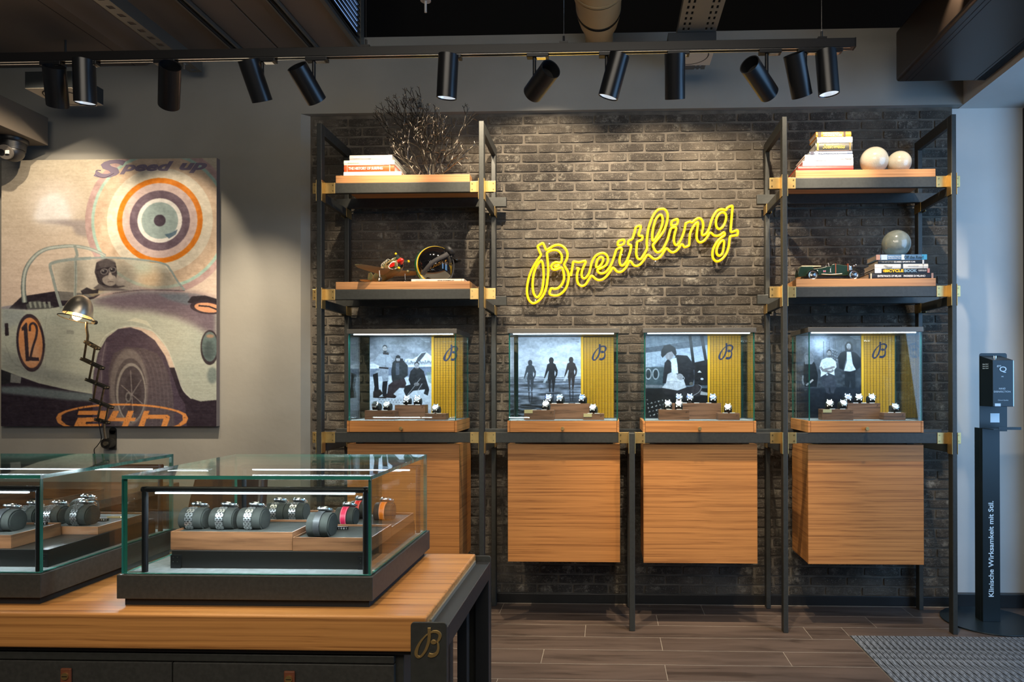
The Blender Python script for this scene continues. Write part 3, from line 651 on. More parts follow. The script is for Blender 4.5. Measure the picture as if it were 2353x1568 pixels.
def pic4():
    I = Img(1827, 1979, 768, 960, 1.35); P = lambda L: [(1810+x/6.148, 745+y/6.148) for x, y in L]
    v = 62+(I.noise(22, 15)-.5)*40+(I.noise(7, 16)-.5)*25; r = np.hypot(I.X-1882, (I.Y-785)); v = v+150*np.exp(-(r/24)**2)+60*np.exp(-(r/60)**2)
    dn = np.clip((I.Y-880)/60, 0, 1); v = v*(1-dn*.6); I.a[:] = np.stack([v*.93, v*.97, v*1.06], -1)
    I.poly(P([(110,900),(1040,880),(1040,1320),(110,1320)]), (24,26,34), .8, 2)
    for q in range(14): I.stroke(P([(500+(q*83 % 520), 240), (500+(q*83 % 520), 520)]), 1.6, (40+q*5,)*3, .4, .4, False)
    dk = (20,20,24)
    # woman at the left
    I.poly(P([(220,520),(210,660),(215,820),(230,880),(400,880),(420,720),(380,560),(340,500),(270,500)]), dk, 1, .4); I.poly(P([(215,420),(250,390),(320,390),(355,440),(360,520),(330,560),(230,560),(220,480)]), (120,122,130), 1, .5)
    head(I, *P([(262,465)])[0], 6.2, (150,148,152), (105,106,114)); I.stroke(P([(350,780),(290,830),(250,860)]), 4, (165,160,160)); I.stroke(P([(205,720),(200,800),(220,850)]), 4, (150,146,148)); I.ell(*P([(245,925)])[0], 4, 3, (60,62,66))
    # seated man, white t-shirt, crossed arms
    I.poly(P([(470,730),(650,710),(680,860),(640,980),(600,960),(590,860),(560,860),(590,990),(540,960),(470,820)]), (58,58,66), 1, .4)
    I.poly(P([(540,470),(470,500),(440,600),(460,680),(455,740),(560,680),(655,720),(650,640),(685,600),(670,520),(610,470)]), (212,216,224), 1, .3)
    I.stroke(P([(455,600),(500,650),(600,670),(640,640)]), 5, (120,112,112)); I.stroke(P([(660,600),(600,620),(520,640),(480,660)]), 5, (135,126,126)); I.ell(*P([(550,710)])[0], 2.4, 2, (180,180,180))
    head(I, *P([(580,405)])[0], 6.2, (155,150,152), (30,29,31), (80,74,74))
    # standing man, long hair, dark jacket over white shirt
    I.poly(P([(800,640),(950,640),(950,900),(900,920),(880,760),(860,900),(800,860)]), (24,24,28), 1, .4)
    I.poly(P([(820,370),(740,400),(700,470),(720,620),(780,640),(820,480),(840,400)]), dk, 1, .3); I.poly(P([(880,380),(960,400),(1030,480),(1030,600),(950,660),(900,560),(890,440)]), dk, 1, .3)
    I.poly(P([(830,390),(890,390),(915,560),(960,640),(880,665),(790,655),(830,520)]), (205,210,218), 1, .3)
    I.poly(P([(800,300),(830,250),(880,240),(915,290),(915,370),(890,380),(810,370)]), (28,27,30), 1, .3); head(I, *P([(860,305)])[0], 6.6, (172,168,170), (30,29,32), (110,102,102))
    for q in range(20): I.ell(*P([(610+(q*29 % 90), 340+(q*53 % 200))])[0], 1.4, .9, (190,192,200), .7, .2, q)
    for i, y in enumerate((175, 188, 201, 214)): I.stroke(P([(880+i*22, y), (1020, y)]), .7, (225,228,236), .7, smooth=False)
    return I
PRINT = attr_mat('photo_print', .35)

# ================================================================== WATCHES
DIALS = {'black': mat('black_dial', (.01,.01,.012,1), .25), 'white': mat('silver_white_dial', (.72,.71,.67,1), .3), 'blue': mat('blue_sunray_dial', (.01,.04,.22,1), .25, .3), 'green': mat('green_dial', (.01,.06,.05,1), .3)}
STRAPS = {'black': mat('black_strap', (.012,.012,.013,1), .5), 'brown': mat('brown_leather_strap', (.10,.035,.015,1), .5), 'red': mat('red_leather_strap', RGB(205,38,22), .4), 'pink': mat('raspberry_leather_strap', RGB(214,40,84), .4), 'orange': mat('orange_leather_strap', RGB(238,122,10), .4), 'rubber': mat('anthracite_rubber_strap', (.035,.036,.038,1), .45), 'rose': mat('rose_gold_link', (.75,.42,.28,1), .25, 1)}
STITCH = mat('white_stitching', (.8,.78,.72,1), .8)
CUSH = {}
def cushion_mesh(R, L):
    k = (R, L)
    if k not in CUSH:
        b = MB(); pr = [(1e-4, -L/2-.0012), (R*.80, -L/2-.0012), (R*.83, -L/2+.001), (R*.90, -L/2+.001), (R*.97, -L/2+.0005), (R, -L/2+.004), (R, L/2-.004), (R*.97, L/2-.0005), (R*.90, L/2-.001), (R*.83, L/2-.001), (R*.80, L/2+.0012), (1e-4, L/2+.0012)]
        b.lathe(pr, axis='x', n=36)
        # flattened base so that it stands
        b.v = [(v[0], v[1], max(v[2], -R*.80)) for v in b.v]
        CUSH[k] = b.mesh('watch_cushion', FELT, smooth=50)
    return CUSH[k]
WP = {}
def watch_proto(kind, R, th, dial, strap, flat=False):
    """a watch wrapped round a cushion of radius R along x; th = angle of the dial from straight up, towards the viewer"""
    k = (R, round(th, 2), dial, strap)
    if k in WP: return WP[k]
    out = {}; cr_ = .0205; hr = R*.80+.0
    def p(a, r): return Vector((0, -math.sin(a)*r, math.cos(a)*r))
    half = math.asin(min(.95, (cr_+.002)/(R+.006)))
    a = th+half; end = th+2*PI-half; w = .0205; s = MB(); st = MB()
    steel = strap in ('steel', 'rose', 'two_tone')
    step = .0062/(R+.003)
    if steel:
        j = 0
        while a < end:
            a += step; c = p(a, R+.0028); T = Matrix.Translation(c) @ Matrix.Rotation(a, 4, 'X')
            if c.z < -hr+.001: j += 1; continue
            cols = [(-.0088, .0034), (-.0046, .0038), (0, .0042), (.0046, .0038), (.0088, .0034)]
            for q, (x, ww) in enumerate(cols):
                off = .0015 if (q+j) % 2 else -.0008
                s.box(x-ww/2, x+ww/2, -.0027+off, .0027+off, -.0014, .0016 if q % 2 else .0021, T=T)
            j += 1
    else:
        pts = []; n = 44; vs = []
        for i in range(n+1):
            b_ = a+(end-a)*i/n; taper = 1-.18*math.sin(PI*i/n)
            for r, xx in ((R+.0006, -w/2*taper), (R+.0006, w/2*taper), (R+.0036, w/2*taper), (R+.0036, -w/2*taper)):
                q = p(b_, r); q.x = xx; q.z = max(q.z, -hr+(.003 if r > R+.001 else .0005)); vs.append(q)
        s.add(vs, [(i*4+q, i*4+(q+1) % 4, i*4+4+(q+1) % 4, i*4+4+q) for i in range(n) for q in range(4)])
        if strap in ('red', 'pink', 'orange', 'brown'):
            for i in range(2, n-1):
                for sgn in (-1, 1):
                    b_ = a+(end-a)*(i+.25)/n; c = p(b_, R+.0037)
                    if c.z < -hr+.004: continue
                    st.box(-.0004, .0004, -.0011, .0011, -.0002, .0004, T=Matrix.Translation(c+Vector((sgn*w*.37, 0, 0))) @ Matrix.Rotation(b_, 4, 'X'))
    out['bracelet' if steel else 'strap'] = (s.mesh('bracelet', LINK if strap == 'steel' else STRAPS[strap], smooth=False), None)
    if len(st.v): out['stitching'] = (st.mesh('stitching', STITCH), 'strap')
    T = Matrix.Translation(p(th, R+.003)) @ Matrix.Rotation(th, 4, 'X')
    c = MB(); c.lathe([(1e-4, 0), (cr_-.002, 0), (cr_, .003), (cr_, .008), (cr_-.0015, .0105), (cr_-.0035, .0112), (cr_-.0045, .0098)], n=30)
    for sx in (-1, 1):
        for sy in (-1, 1): c.box(sx*.0115-.002, sx*.0115+.002, min(sy*.012, sy*.0235), max(sy*.012, sy*.0235), .0005, .006)
    c.v = [tuple(T @ Vector(v)) for v in c.v]; out['case'] = (c.mesh('case', CHROME, smooth=35), None)
    d = MB().cyl((0,0,.008), (0,0,.0099), cr_-.0042, n=28); d.v = [tuple(T @ Vector(v)) for v in d.v]; out['dial'] = (d.mesh('dial', DIALS[dial]), 'case')
    h = MB()
    for i in range(12):
        A = i*PI/6; h.box(-.0005, .0005, .0108, .0138, .0099, .0104, T=Matrix.Rotation(A, 4, 'Z'))
    h.box(-.0006, .0006, 0, .011, .0104, .0108, T=Matrix.Rotation(.9, 4, 'Z')); h.box(-.0007, .0007, 0, .008, .0104, .0108, T=Matrix.Rotation(-1.0, 4, 'Z'))
    h.v = [tuple(T @ Vector(v)) for v in h.v]; out['markers'] = (h.mesh('markers', BLACK if dial == 'white' else CHROME), 'case')
    g = MB().cyl((.0205,0,.006), (.0245,0,.006), .0031, n=10).cyl((.0185,.009,.006), (.0225,.0105,.006), .0019, n=8).cyl((.0185,-.009,.006), (.0225,-.0105,.006), .0019, n=8)
    g.v = [tuple(T @ Vector(v)) for v in g.v]; out['crown'] = (g.mesh('crown', CHROME, smooth=35), 'case')
    WP[k] = out; return out
def add_watch(loc, rz, R, L, th, dial, strap, label, clabel, grp=None, cgrp=None):
    """loc = where the cushion stands"""
    cz = loc[2]+R*.80
    c = bpy.data.objects.new('watch_cushion', cushion_mesh(R, L)); COL.objects.link(c); c.location = (loc[0], loc[1], cz+.0003); c.rotation_euler = (0, 0, rz); tag(c, clabel, 'cushion', cgrp)
    r = thing('wristwatch', label, 'watch', (loc[0], loc[1], cz+.0003), grp); r.rotation_euler = (0, 0, rz); made = {}
    for nm, (me, par) in watch_proto('', R, th, dial, strap).items():
        o = bpy.data.objects.new(nm, me); COL.objects.link(o); o.parent = made.get(par, r); made[nm] = o
    return r
def pane(x0, x1, y0, y1, z0, z1, name, parent):
    b = MB().box(x0, x1, y0, y1, z0, z1); dx, dy, dz = x1-x0, y1-y0, z1-z0
    big = {'x': (0, 1), 'y': (2, 3), 'z': (4, 5)}['xyz'[[dx, dy, dz].index(min(dx, dy, dz))]]
    b.m = [0 if i in big else 1 for i in range(6)]; return obj(name, b, [GLASS, GEDGE], parent)
LED = mat('led_strip', (1,1,1,1), .5, emit=(.75,.88,1,1), es=8)
GREYLID = mat('grey_metal_lid', (.115,.108,.095,1), .38, .4)
YEL = mat('mustard_panel', RGB(236,172,22), .55)
YSL = mat('mustard_slat', RGB(226,160,20), .5)
RISER = wood('walnut_riser', (.085,.035,.017,1), (.22,.10,.052,1), (5, 5, 90), .45)
GOLDCARD = mat('gold_card', (.78,.62,.32,1), .4, .5)
cases = [
 dict(x=(-1.533, -.881), pic=pic1, px=(849.8, 991.7, 1071), py=(775, 958), Y=4.31, knob=923, logo=(1036, 811), fold=[(884,845,9,10),(919,850,9,22),(958,868,12,22),(902,880,12,14),(890,895,10,12)], who='three bearded hikers',
      ris=[(838, 907, 944, 4.11, .13), (907, 977, 931, 4.20, .09), (976, 1024, 951, 4.11, .12)],
      w=[(866, 4.15, 0, 'black', 'black', 'chronograph with black dial, left of pair'), (891, 4.15, 0, 'white', 'black', 'watch with silver dial, right of the pair'), (936, 4.235, 1, 'black', 'black', 'dark watch at the left on the tall block'), (960, 4.235, 1, 'black', 'black', 'dark watch at the right on the tall block'), (1003, 4.15, 2, 'white', 'steel', 'white dial watch alone on the low block')], cards=[]),
 dict(x=(-.584, .068), pic=pic2, px=(1191, 1335, 1411), py=(775, 958), Y=4.33, knob=1293, logo=(1377, 810), fold=[(1217,865,4,10),(1266,862,4,14),(1312,862,4,14)], who='three surfers',
      ris=[(1204, 1273, 943, 4.11, .09), (1246, 1355, 928, 4.21, .08), (1340, 1388, 951, 4.11, .09)],
      w=[(1255, 4.155, 0, 'white', 'steel', 'steel watch on the left block'), (1261, 4.245, 1, 'blue', 'black', 'blue dial watch, left on the long block'), (1288, 4.245, 1, 'black', 'black', 'black dial watch in the middle of the long block'), (1339, 4.245, 1, 'blue', 'black', 'blue dial watch, right on the long block'), (1364, 4.15, 2, 'white', 'rose', 'watch with rose bracelet on the low block')], cards=[(1205, 1224, 942, 950), (1341, 1360, 951, 958.5)]),
 dict(x=(.205, .858), pic=pic3, px=(1483.7, 1626, 1703), py=(772, 957), Y=4.33, knob=1607, logo=(1668, 808), fold=[(1574,850,14,24),(1532,860,7,18),(1545,890,14,8),(1590,905,20,8)], who='a seated reader',
      ris=[(1514, 1584, 942, 4.11, .12), (1545, 1657, 927, 4.21, .08), (1650, 1700, 950, 4.11, .12)],
      w=[(1534, 4.15, 0, 'blue', 'steel', 'blue dial watch, left on the front block'), (1560, 4.15, 0, 'white', 'brown', 'white dial watch, right on the front block'), (1560, 4.245, 1, 'blue', 'steel', 'blue dial watch, left on the long block'), (1585, 4.245, 1, 'blue', 'steel', 'bright blue dial watch in the middle of the long block'), (1638, 4.245, 1, 'blue', 'black', 'blue dial watch, right on the long block'), (1673, 4.15, 2, 'white', 'brown', 'white dial watch alone on the low block')], cards=[]),
 dict(x=(1.154, 1.809), pic=pic4, px=(1827, 1979, 2057), py=(769, 957), Y=4.365, knob=1990, logo=(2021, 805), fold=[(1860,865,10,16),(1902,850,10,14),(1901,880,9,14),(1932,850,7,20),(1962,850,8,16),(1950,880,7,16)], who='three musicians',
      ris=[(1889, 1961, 941, 4.11, .13), (1948, 2023, 927, 4.21, .08), (2031, 2081, 949, 4.11, .13)],
      w=[(1906, 4.15, 0, 'white', 'black', 'white dial watch, left on the front block'), (1935, 4.15, 0, 'white', 'black', 'white dial watch, right on the front block'), (1947, 4.245, 1, 'blue', 'brown', 'watch with brown strap, left on the tall block'), (1973, 4.245, 1, 'white', 'black', 'white dial watch in the middle of the tall block'), (2001, 4.245, 1, 'white', 'green' if 0 else 'black', 'white dial watch, right on the tall block'), (2054, 4.15, 2, 'white', 'black', 'white chronograph alone on the low block')], cards=[(1891, 1911, 941, 948.5)])]
for ci, c in enumerate(cases):
    x0, x1 = c['x']; y0, y1 = 4.05, 4.432; zb, zt = 1.1365, 1.203; zl = 1.715
    t = thing('display_case', 'glass wall display case on a teak drawer with the picture of '+c['who'], 'display case', ((x0+x1)/2, y0, zb))
    obj('base', MB().box(x0, x0+.0135, y0, y1, zb, zt).box(x1-.0135, x1, y0, y1, zb, zt).box(x0+.0135, x1-.0135, y0+.012, y1, zb, zt), TEAK, t, bevel=.001)
    dr = obj('drawer_front', MB().box(x0+.0155, x1-.0155, y0, y0+.011, zb+.001, zt-.001), TEAK, t, bevel=.001)
    k = at(c['knob'], 985, Y=y0); obj('knob', MB().cyl((k.x, y0, k.z), (k.x, y0-.018, k.z), .006, n=16).lathe([(1e-4, -.024), (.010, -.024), (.0112, -.022), (.0112, -.014), (.009, -.012)], (k.x, y0, k.z), 'y', 20), BRASS, dr, smooth=35)
    obj('felt_floor', MB().box(x0+.012, x1-.012, y0+.012, y1-.012, zt, zt+.002), FELT_L, t)
    lid = obj('lid', MB().box(x0, x1, y0-.003, y1, zl, zl+.028), GREYLID, t, bevel=.0015)
    a, b_ = x0+.0075, x1-.0075; g = .007
    pane(a, b_, y0+.0065, y0+.0065+g, zt+.0005, zl-.0005, 'front_glass', t)
    pane(a, a+g, y0+.014, y1-.014, zt+.0005, zl-.0005, 'side_glass', t); pane(b_-g, b_, y0+.014, y1-.014, zt+.0005, zl-.0005, 'side_glass', t)
    pane(a, b_, y1-.0135, y1-.0065, zt+.0005, zl-.0005, 'rear_glass', t)
    obj('led_strip', MB().box(x0+.03, x1-.03, y0+.026, y0+.038, zl-.0042, zl-.0005), LED, lid)
    light('AREA', 'case_light', ((x0+x1)/2, y0+.032, zl-.009), 2.3, (.62, .80, 1.0), ((x0+x1)/2, y0+.13, zb), shape='RECTANGLE', size=x1-x0-.08, size_y=.012)
    Y = c['Y']; pa, pm, pb = [at(u, 860, Y=Y).x for u in c['px']]; ztop = at(c['px'][0], c['py'][0], Y=Y).z; zf = zt+.0025; pb = min(pb, x1-.017); pa = max(pa, x0+.017)
    t2 = thing('picture_panel', 'black and white photo board showing '+c['who']+', standing in its glass case', 'picture', ((pa+pm)/2, Y, zf))
    I = c['pic'](); folds(I, c['fold'], 5+ci); grain(I, .8 if ci == 1 else 1); obj('board', MB().box(pa, pm-.0005, Y, Y+.008, zf, ztop), WHITE, t2); I.build('print', pa, pm-.0005, zf, ztop, Y-.0004, PRINT, t2)
    t3 = thing('slatted_panel', 'mustard slatted panel with navy script B beside the picture of '+c['who'], 'panel', ((pm+pb)/2, Y, zf))
    obj('edge_strip', MB().box(pm, pm+.015, Y-.004, Y+.02, zf, ztop), YEL, t3, bevel=.0008)
    s = MB(); z = zf+.003
    while z < ztop-.004: s.box(pm+.0155, pb, Y+.001, Y+.007, z, z+.0047); z += .0066
    obj('slats', s, YSL, t3, kind='stuff')
    s = MB(); n = 10
    for i in range(n+1): x = pm+.018+(pb-pm-.02)*i/n; s.box(x-.0009, x+.0009, Y-.0002, Y+.0008, zf, ztop-.002)
    obj('cords', s, BLACK, t3, kind='stuff')
    lc = at(*c['logo'], Y=Y); obj('emblem', logo_mb(lc.x, lc.z, .103, Y-.0016, Y-.0004), NAVY, t3)
    tops = []
    for ri, (u0, u1, v, yf, dp) in enumerate(c['ris']):
        A, B = at(u0, v, Y=yf), at(u1, v, Y=yf); dpp = {0: .075, 1: .07, 2: .075}[ri]
        lab = ('low front-left', 'tall rear', 'lowest front-right')[ri]+' walnut display block in the case with the picture of '+c['who']
        t4 = solo('display_block', MB().box(A.x, B.x, yf, yf+dpp, zf, A.z), RISER, lab, 'display block', bevel=.001); tops.append((A.z, yf+dpp/2))
        if ri != 1 or ci in (0, 3): obj('mark', logo_mb(B.x-.018, A.z-.014, .010, yf-.0005, yf-.0001), mat('burnt_mark', (.03,.015,.008,1), .7), t4)
        n_ = int((B.x-A.x)/.02)
        for q in range(2 if ri != 1 else 3):
            xx = A.x+(B.x-A.x)*(q+1)/(3 if ri != 1 else 4); solo('price_tag', MB().box(xx-.015, xx+.015, yf+.002, yf+.006, A.z+.0003, A.z+.0035), WHITE, 'tiny white price tag on a walnut block, case with '+c['who'], 'price tag', 'price tags in the case with '+c['who'])
    for u, yw, ri, dial, strap, desc in c['w']:
        zt_, yt_ = tops[ri]; p = at(u, 915, Y=yt_)
        add_watch((p.x, yt_+.004, zt_+.0002), random.uniform(-.25, .05), .023, .042, .95, dial, strap, desc+', '+c['who']+' case', 'cushion under '+desc.replace(' in the middle of', ' mid')+', '+c['who']+' case')
    for u0, u1, v0, v1 in c['cards']:
        yy = 4.108; A, B = at(u0, v0, Y=yy), at(u1, v1, Y=yy); o = solo('name_card', MB().box(A.x, B.x, yy-.0012, yy-.0002, B.z, A.z), GOLDCARD, 'small gold name card on the block at pixel side '+('left' if u0 < c['px'][1]-60 else 'right')+' in the case with the picture of '+c['who'], 'card')
        o['label'] = 'small gold name card on the '+('left' if u0 < c['px'][1]-60 else 'right')+' front block in the case with '+c['who']

# ================================================================== NEON SIGN
def tr(L, s, ox, oy): return [(ox+x/s, oy+y/s) for x, y in L]
c1 = lambda L: tr(L, 8.96, 1195, 540); c2 = lambda L: tr(L, 9.225, 1300, 500); c3 = lambda L: tr(L, 9.8, 1440, 460); c4 = lambda L: tr(L, 9.8, 1560, 460)
NEON = [
 (c1([(462,170),(415,195),(365,235),(385,300),(410,360),(430,410),(405,455),(330,560),(250,700),(190,850),(155,1000),(143,1130),(152,1250),(190,1350),(265,1408),(340,1385),(420,1320),(490,1220),(540,1080),(565,930),(580,780),(578,640),(565,500),(555,390),(572,355),(640,320),(720,310),(790,330),(838,380),(860,440),(858,510),(845,565),(800,572),(740,563),(680,590),(645,640),(655,690),(700,718),(760,710),(830,678),(868,680),(890,750),(906,840),(900,930),(860,1020),(790,1090),(720,1112),(650,1102),(625,1130),(608,1205),(640,1235),(720,1248),(800,1235),(880,1180),(950,1090),(990,970),(1002,860),(985,760),(940,680),(908,615),(930,560),(965,490),(977,400),(955,320),(900,250),(830,212),(760,205),(680,230),(600,280),(540,305),(510,250),(482,185)]), 1),
 (c1([(712,650),(745,630),(805,628),(750,668)]), 1),
 (c1([(435,530),(380,585),(320,690),(278,830),(260,980),(264,1120),(288,1220),(345,1285),(405,1240),(450,1140),(475,1000),(487,860),(480,700),(465,580)]), 1),
 (c2([(105,1240),(135,1100),(150,1000),(158,945),(190,935),(280,948),(400,922),(422,950),(390,1020),(350,1120),(335,1210),(350,1270),(395,1292),(440,1260),(490,1190),(520,1090),(545,980),(585,880),(650,800),(730,760),(800,755),(860,790),(895,860),(890,930),(850,1010),(780,1060),(710,1090),(670,1115),(690,1160),(760,1187),(840,1160),(920,1070),(980,960),(1030,820),(1068,700),(1105,660),(1170,645),(1190,680),(1170,760),(1145,860),(1142,950),(1168,1010),(1215,1015),(1280,940),(1330,830),(1370,700),(1385,610),(1375,582),(1330,573),(1322,540),(1335,492),(1408,455),(1432,400),(1462,300),(1492,205),(1570,172),(1590,205),(1570,280),(1545,360),(1565,388),(1618,388),(1627,430),(1608,472),(1522,510),(1508,570),(1498,680),(1495,770),(1515,850),(1555,885),(1600,868),(1660,780),(1710,690)])
  + c3([(460,1070),(453,960),(465,800),(490,640),(540,480),(620,310),(710,215),(810,195),(880,230),(920,310),(920,420),(890,560),(830,700),(740,830),(650,940),(593,1005),(602,1065),(650,1150),(710,1175),(790,1130),(860,1020),(920,890),(960,750),(998,640),(1040,620),(1102,612),(1113,650),(1090,730),(1065,840),(1065,930),(1090,1000),(1130,1010),(1200,930),(1260,800),(1300,680)])
  + c4([(150,540),(165,515),(250,483),(292,502),(370,440),(450,405),(510,440),(543,520),(543,620),(520,730),(522,775),(550,792),(620,745),(680,640),(720,500),(770,370),(850,250),(940,207),(1010,212),(1060,225),(1085,178),(1130,150),(1190,130),(1207,160),(1195,300),(1180,500),(1165,680),(1180,718),(1220,710),(1305,680),(1327,705),(1318,785),(1270,795),(1180,810),(1150,830),(1140,900),(1120,1050),(1070,1200),(990,1310),(900,1372),(830,1375),(770,1310),(755,1220),(770,1110),(820,1000),(890,900),(960,840),(1025,795),(1030,745),(1000,730),(930,782),(850,807),(780,790),(735,745),(690,742),(650,810),(580,900),(510,947),(450,945),(410,890),(398,800),(410,690),(425,580),(428,512),(400,507),(340,570),(280,680),(248,780),(238,900),(230,1005),(205,1035),(130,1060)])
  + c3([(1280,1035),(1258,1003),(1220,1008),(1160,1100),(1090,1160),(1020,1177),(960,1140),(912,1092),(880,1102),(820,1190),(750,1280),(670,1325),(600,1317),(540,1270),(485,1235),(448,1255),(380,1360),(300,1450),(220,1483),(150,1460),(105,1395),(72,1372)])
  + c2([(1340,940),(1290,1040),(1210,1130),(1140,1157),(1080,1140),(1025,1080),(990,1070),(940,1150),(860,1250),(780,1310),(700,1327),(630,1300),(570,1245),(530,1248),(480,1330),(420,1420),(340,1452),(270,1410),(240,1320),(240,1200),(268,1110),(275,1082),(222,1073)]), 0),
 (c2([(645,1050),(650,980),(680,890),(740,837),(790,862),(790,920),(750,1000),(695,1048)]), 1),
 (c2([(1105,585),(1105,550),(1122,500),(1220,470),(1242,500),(1225,560),(1140,592)]), 1),
 (c3([(1005,565),(1008,530),(1025,470),(1130,430),(1152,460),(1130,545),(1035,577)]), 1),
 (c3([(580,895),(578,780),(600,620),(650,450),(720,350),(775,330),(808,400),(805,520),(770,640),(700,780),(630,890),(600,915)]), 1),
 (c4([(980,275),(920,300),(860,380),(835,480),(840,580),(878,640),(920,650),(990,600),(1040,500),(1065,390),(1045,305)]), 1),
 (c4([(990,905),(930,950),(870,1050),(847,1150),(865,1230),(920,1252),(975,1200),(1005,1080),(1018,950)]), 1)]
NEONM = mat('yellow_neon', (.45,.30,.0,1), .35, emit=(1.0,.53,.0,1), es=.64)
pn = at(1450, 585, Y=4.46)
sign = thing('neon_sign', 'glowing yellow neon lettering sign in script on the dark brick wall', 'sign', tuple(pn))
for pts, closed in NEON:
    P = cr(pts, 4, bool(closed)); W3 = [at(u, v, Y=4.455) for u, v in P]; W3 = [Vector((p.x, 4.455, p.z)) for p in W3]
    obj('neon_tube', MB().tube(W3, .0079, 8, bool(closed)), NEONM, sign, smooth=60)
so = mat('clear_standoff', (.6,.6,.6,1), .2, .6)
for u, v in ((1262,560),(1230,690),(1291,660),(1345,640),(1429,585),(1558,565),(1624,539),(1656,531),(1662,585),(1506,600)):
    p = at(u, v, Y=4.46); obj('standoff', MB().cyl((p.x, 4.463, p.z), (p.x, YB, p.z), .004, n=8), so, sign)
k = at(1303, 605, Y=4.48); obj('cable', MB().tube([(k.x, 4.47, k.z), (k.x+.03, 4.475, k.z-.012), (k.x+.045, 4.503, k.z-.014)], .0035, 6), BLACK, sign)

# ================================================================== BOOKS
PAGE = mat('page_block', (.62,.58,.50,1), .85, var=.06, vscale=(2,2,400))
COV = {}
def cover(rgb, rough=.45):
    if rgb not in COV: COV[rgb] = mat('cover_%d_%d_%d' % rgb, RGB(*rgb), rough, var=.04)
    return COV[rgb]
def book(u0, u1, v0, z0, yf, depth, rgb, label, grp, texts=(), bands=(), dz=0):
    """lying book, spine to the viewer; u0/u1 spine ends, v0 top line, z0 what it rests on; returns its top"""
    A, B = at(u0, v0, Y=yf), at(u1, v0, Y=yf); x0, x1 = A.x, B.x; z1 = (A.z+B.z)/2; z0 += .0004
    t = thing('book', label, 'book', ((x0+x1)/2, yf, z0), grp); th = min(.003, (z1-z0)*.14)
    c = cover(rgb); b = MB()
    b.box(x0, x1, yf+.002, yf+depth, z0, z0+th).box(x0, x1, yf+.002, yf+depth, z1-th, z1)
    n = 6; pr = [(yf+.004-.004*math.sin(PI*i/n), z0+(z1-z0)*i/n) for i in range(n+1)]
    vs = [(x, y, z) for x in (x0, x1) for y, z in pr]+[(x, yf+.008, z) for x in (x0, x1) for z in (z0, z1)]
    b.add(vs, [(i, i+1, n+2+i, n+1+i) for i in range(n)]+[tuple(range(n+1))+(2*n+3, 2*n+2), tuple(range(n+1, 2*n+2))+(2*n+5, 2*n+4)])
    obj('cover', b, c, t)
    obj('page_block', MB().box(x0+.003, x1-.003, yf+.006, yf+depth-.003, z0+th, z1-th), PAGE, t)
    hh = z1-z0
    for a, bb, col in bands:
        obj('spine_band', MB().box(x0+(x1-x0)*a, x0+(x1-x0)*bb, yf-.0008, yf+.003, z0+.0006, z1-.0006), cover(col), t)
    for s, a, w, q, h, col, *ex in texts:
        text(s, x0+(x1-x0)*a, yf-.0009, z0+hh*q, (x1-x0)*w, hh*h, cover(col), t, shear=ex[0] if ex else 0, bold=ex[1] if len(ex) > 1 else .01)
    return z1
G = 'books lying on the upper left shelf'
z = T1; yf = 4.095
z = book(789.5, 922, 394.6, z, yf, .25, (235,235,238), 'white book at the bottom of the upper left stack with pale blue title', G, [('HEROES', .19, .17, .2, .55, (150,190,225))])
z = book(790.5, 906, 379.2, z, yf, .25, (222,84,40), 'orange-red book in the upper left stack with white capitals on its spine', G, [('THE HISTORY OF SURFING', .09, .68, .28, .42, (250,240,225), 0, .02)], [(.905,.915,(240,230,215)), (.06,.064,(240,220,200))])
z = book(790, 907, 368.3, z, yf, .25, (206,222,206), 'pale green book in the upper left stack', G, [('the waves and the coast', .08, .22, .35, .25, (150,165,150), .2), ('SURF', .72, .08, .35, .3, (225,190,180))], [(.80,.86,(240,240,232)), (.88,1.0,(150,178,150))])
z = book(803, 901, 356.6, z, yf, .25, (178,174,172), 'grey photo-covered book on top of the upper left stack', G, [('VINTAGE', .28, .22, .3, .45, (235,232,228), 0, .02), ('beach culture', .10, .14, .35, .3, (230,228,224))], [(.955,.97,(232,230,226))])
z = book(945, 1066, 641.2, T2, 4.10, .20, (222,214,196), 'thin cream book lying under the black helmet', None, [('SANTIAGO BORJA', .08, .26, .32, .32, (190,184,170)), ('#THE STORMPILOT', .50, .32, .3, .36, (60,52,44), 0, .02)], [(.955,.96,(80,72,60))])
THEL = z
G = 'books stacked on the upper right shelf'
z = T1; yf = 4.085
z = book(1834, 1961, 380.8, z, yf, .22, (206,44,38), 'red book at the bottom of the upper right stack', G)
z = book(1845, 1961, 369.2, z, yf, .22, (240,240,238), 'thick white book just above the red one in the upper right stack', G)
z = book(1849, 1960.5, 361.8, z, yf, .22, (228,228,226), 'white book with dark script title at the right end of its spine, upper right stack', G, [('Go Faster', .74, .24, .2, .6, (60,60,62))], [(0,.45,(215,215,216))])
z = book(1850, 1960, 355, z, yf, .20, (238,238,236), 'thin white book under the blue-grey one in the upper right stack', G, [('ARCHITECTS', .5, .25, .3, .35, (190,190,188))])
z = book(1860, 1959, 347.6, z, yf, .16, (96,108,128), 'blue-grey book with white capitals in the upper right stack', G, [('NEW NORDIC DESIGN', .25, .62, .22, .55, (235,235,240), 0, .01)], [(.13,.2,(225,228,232)), (.025,.10,(50,50,70))])
z = book(1873, 1957, 345.6, z, yf, .15, (110,92,90), 'very thin picture book under the dark one in the upper right stack', G)
z = book(1873.5, 1959, 327.4, z, yf, .14, (52,52,48), 'thick charcoal book with gold script title in the upper right stack', G, [('Steinweiss', .20, .60, .22, .56, (214,160,60), .35, .01)], [(.045,.09,(196,140,40)), (.915,.95,(120,92,40))])
z = book(1878, 1959, 314.7, z, yf, .14, (240,238,234), 'white book with thin dark capitals, second from the top of the upper right stack', G, [('FURNITECTURE', .16, .64, .35, .38, (70,70,72), 0, 0)])
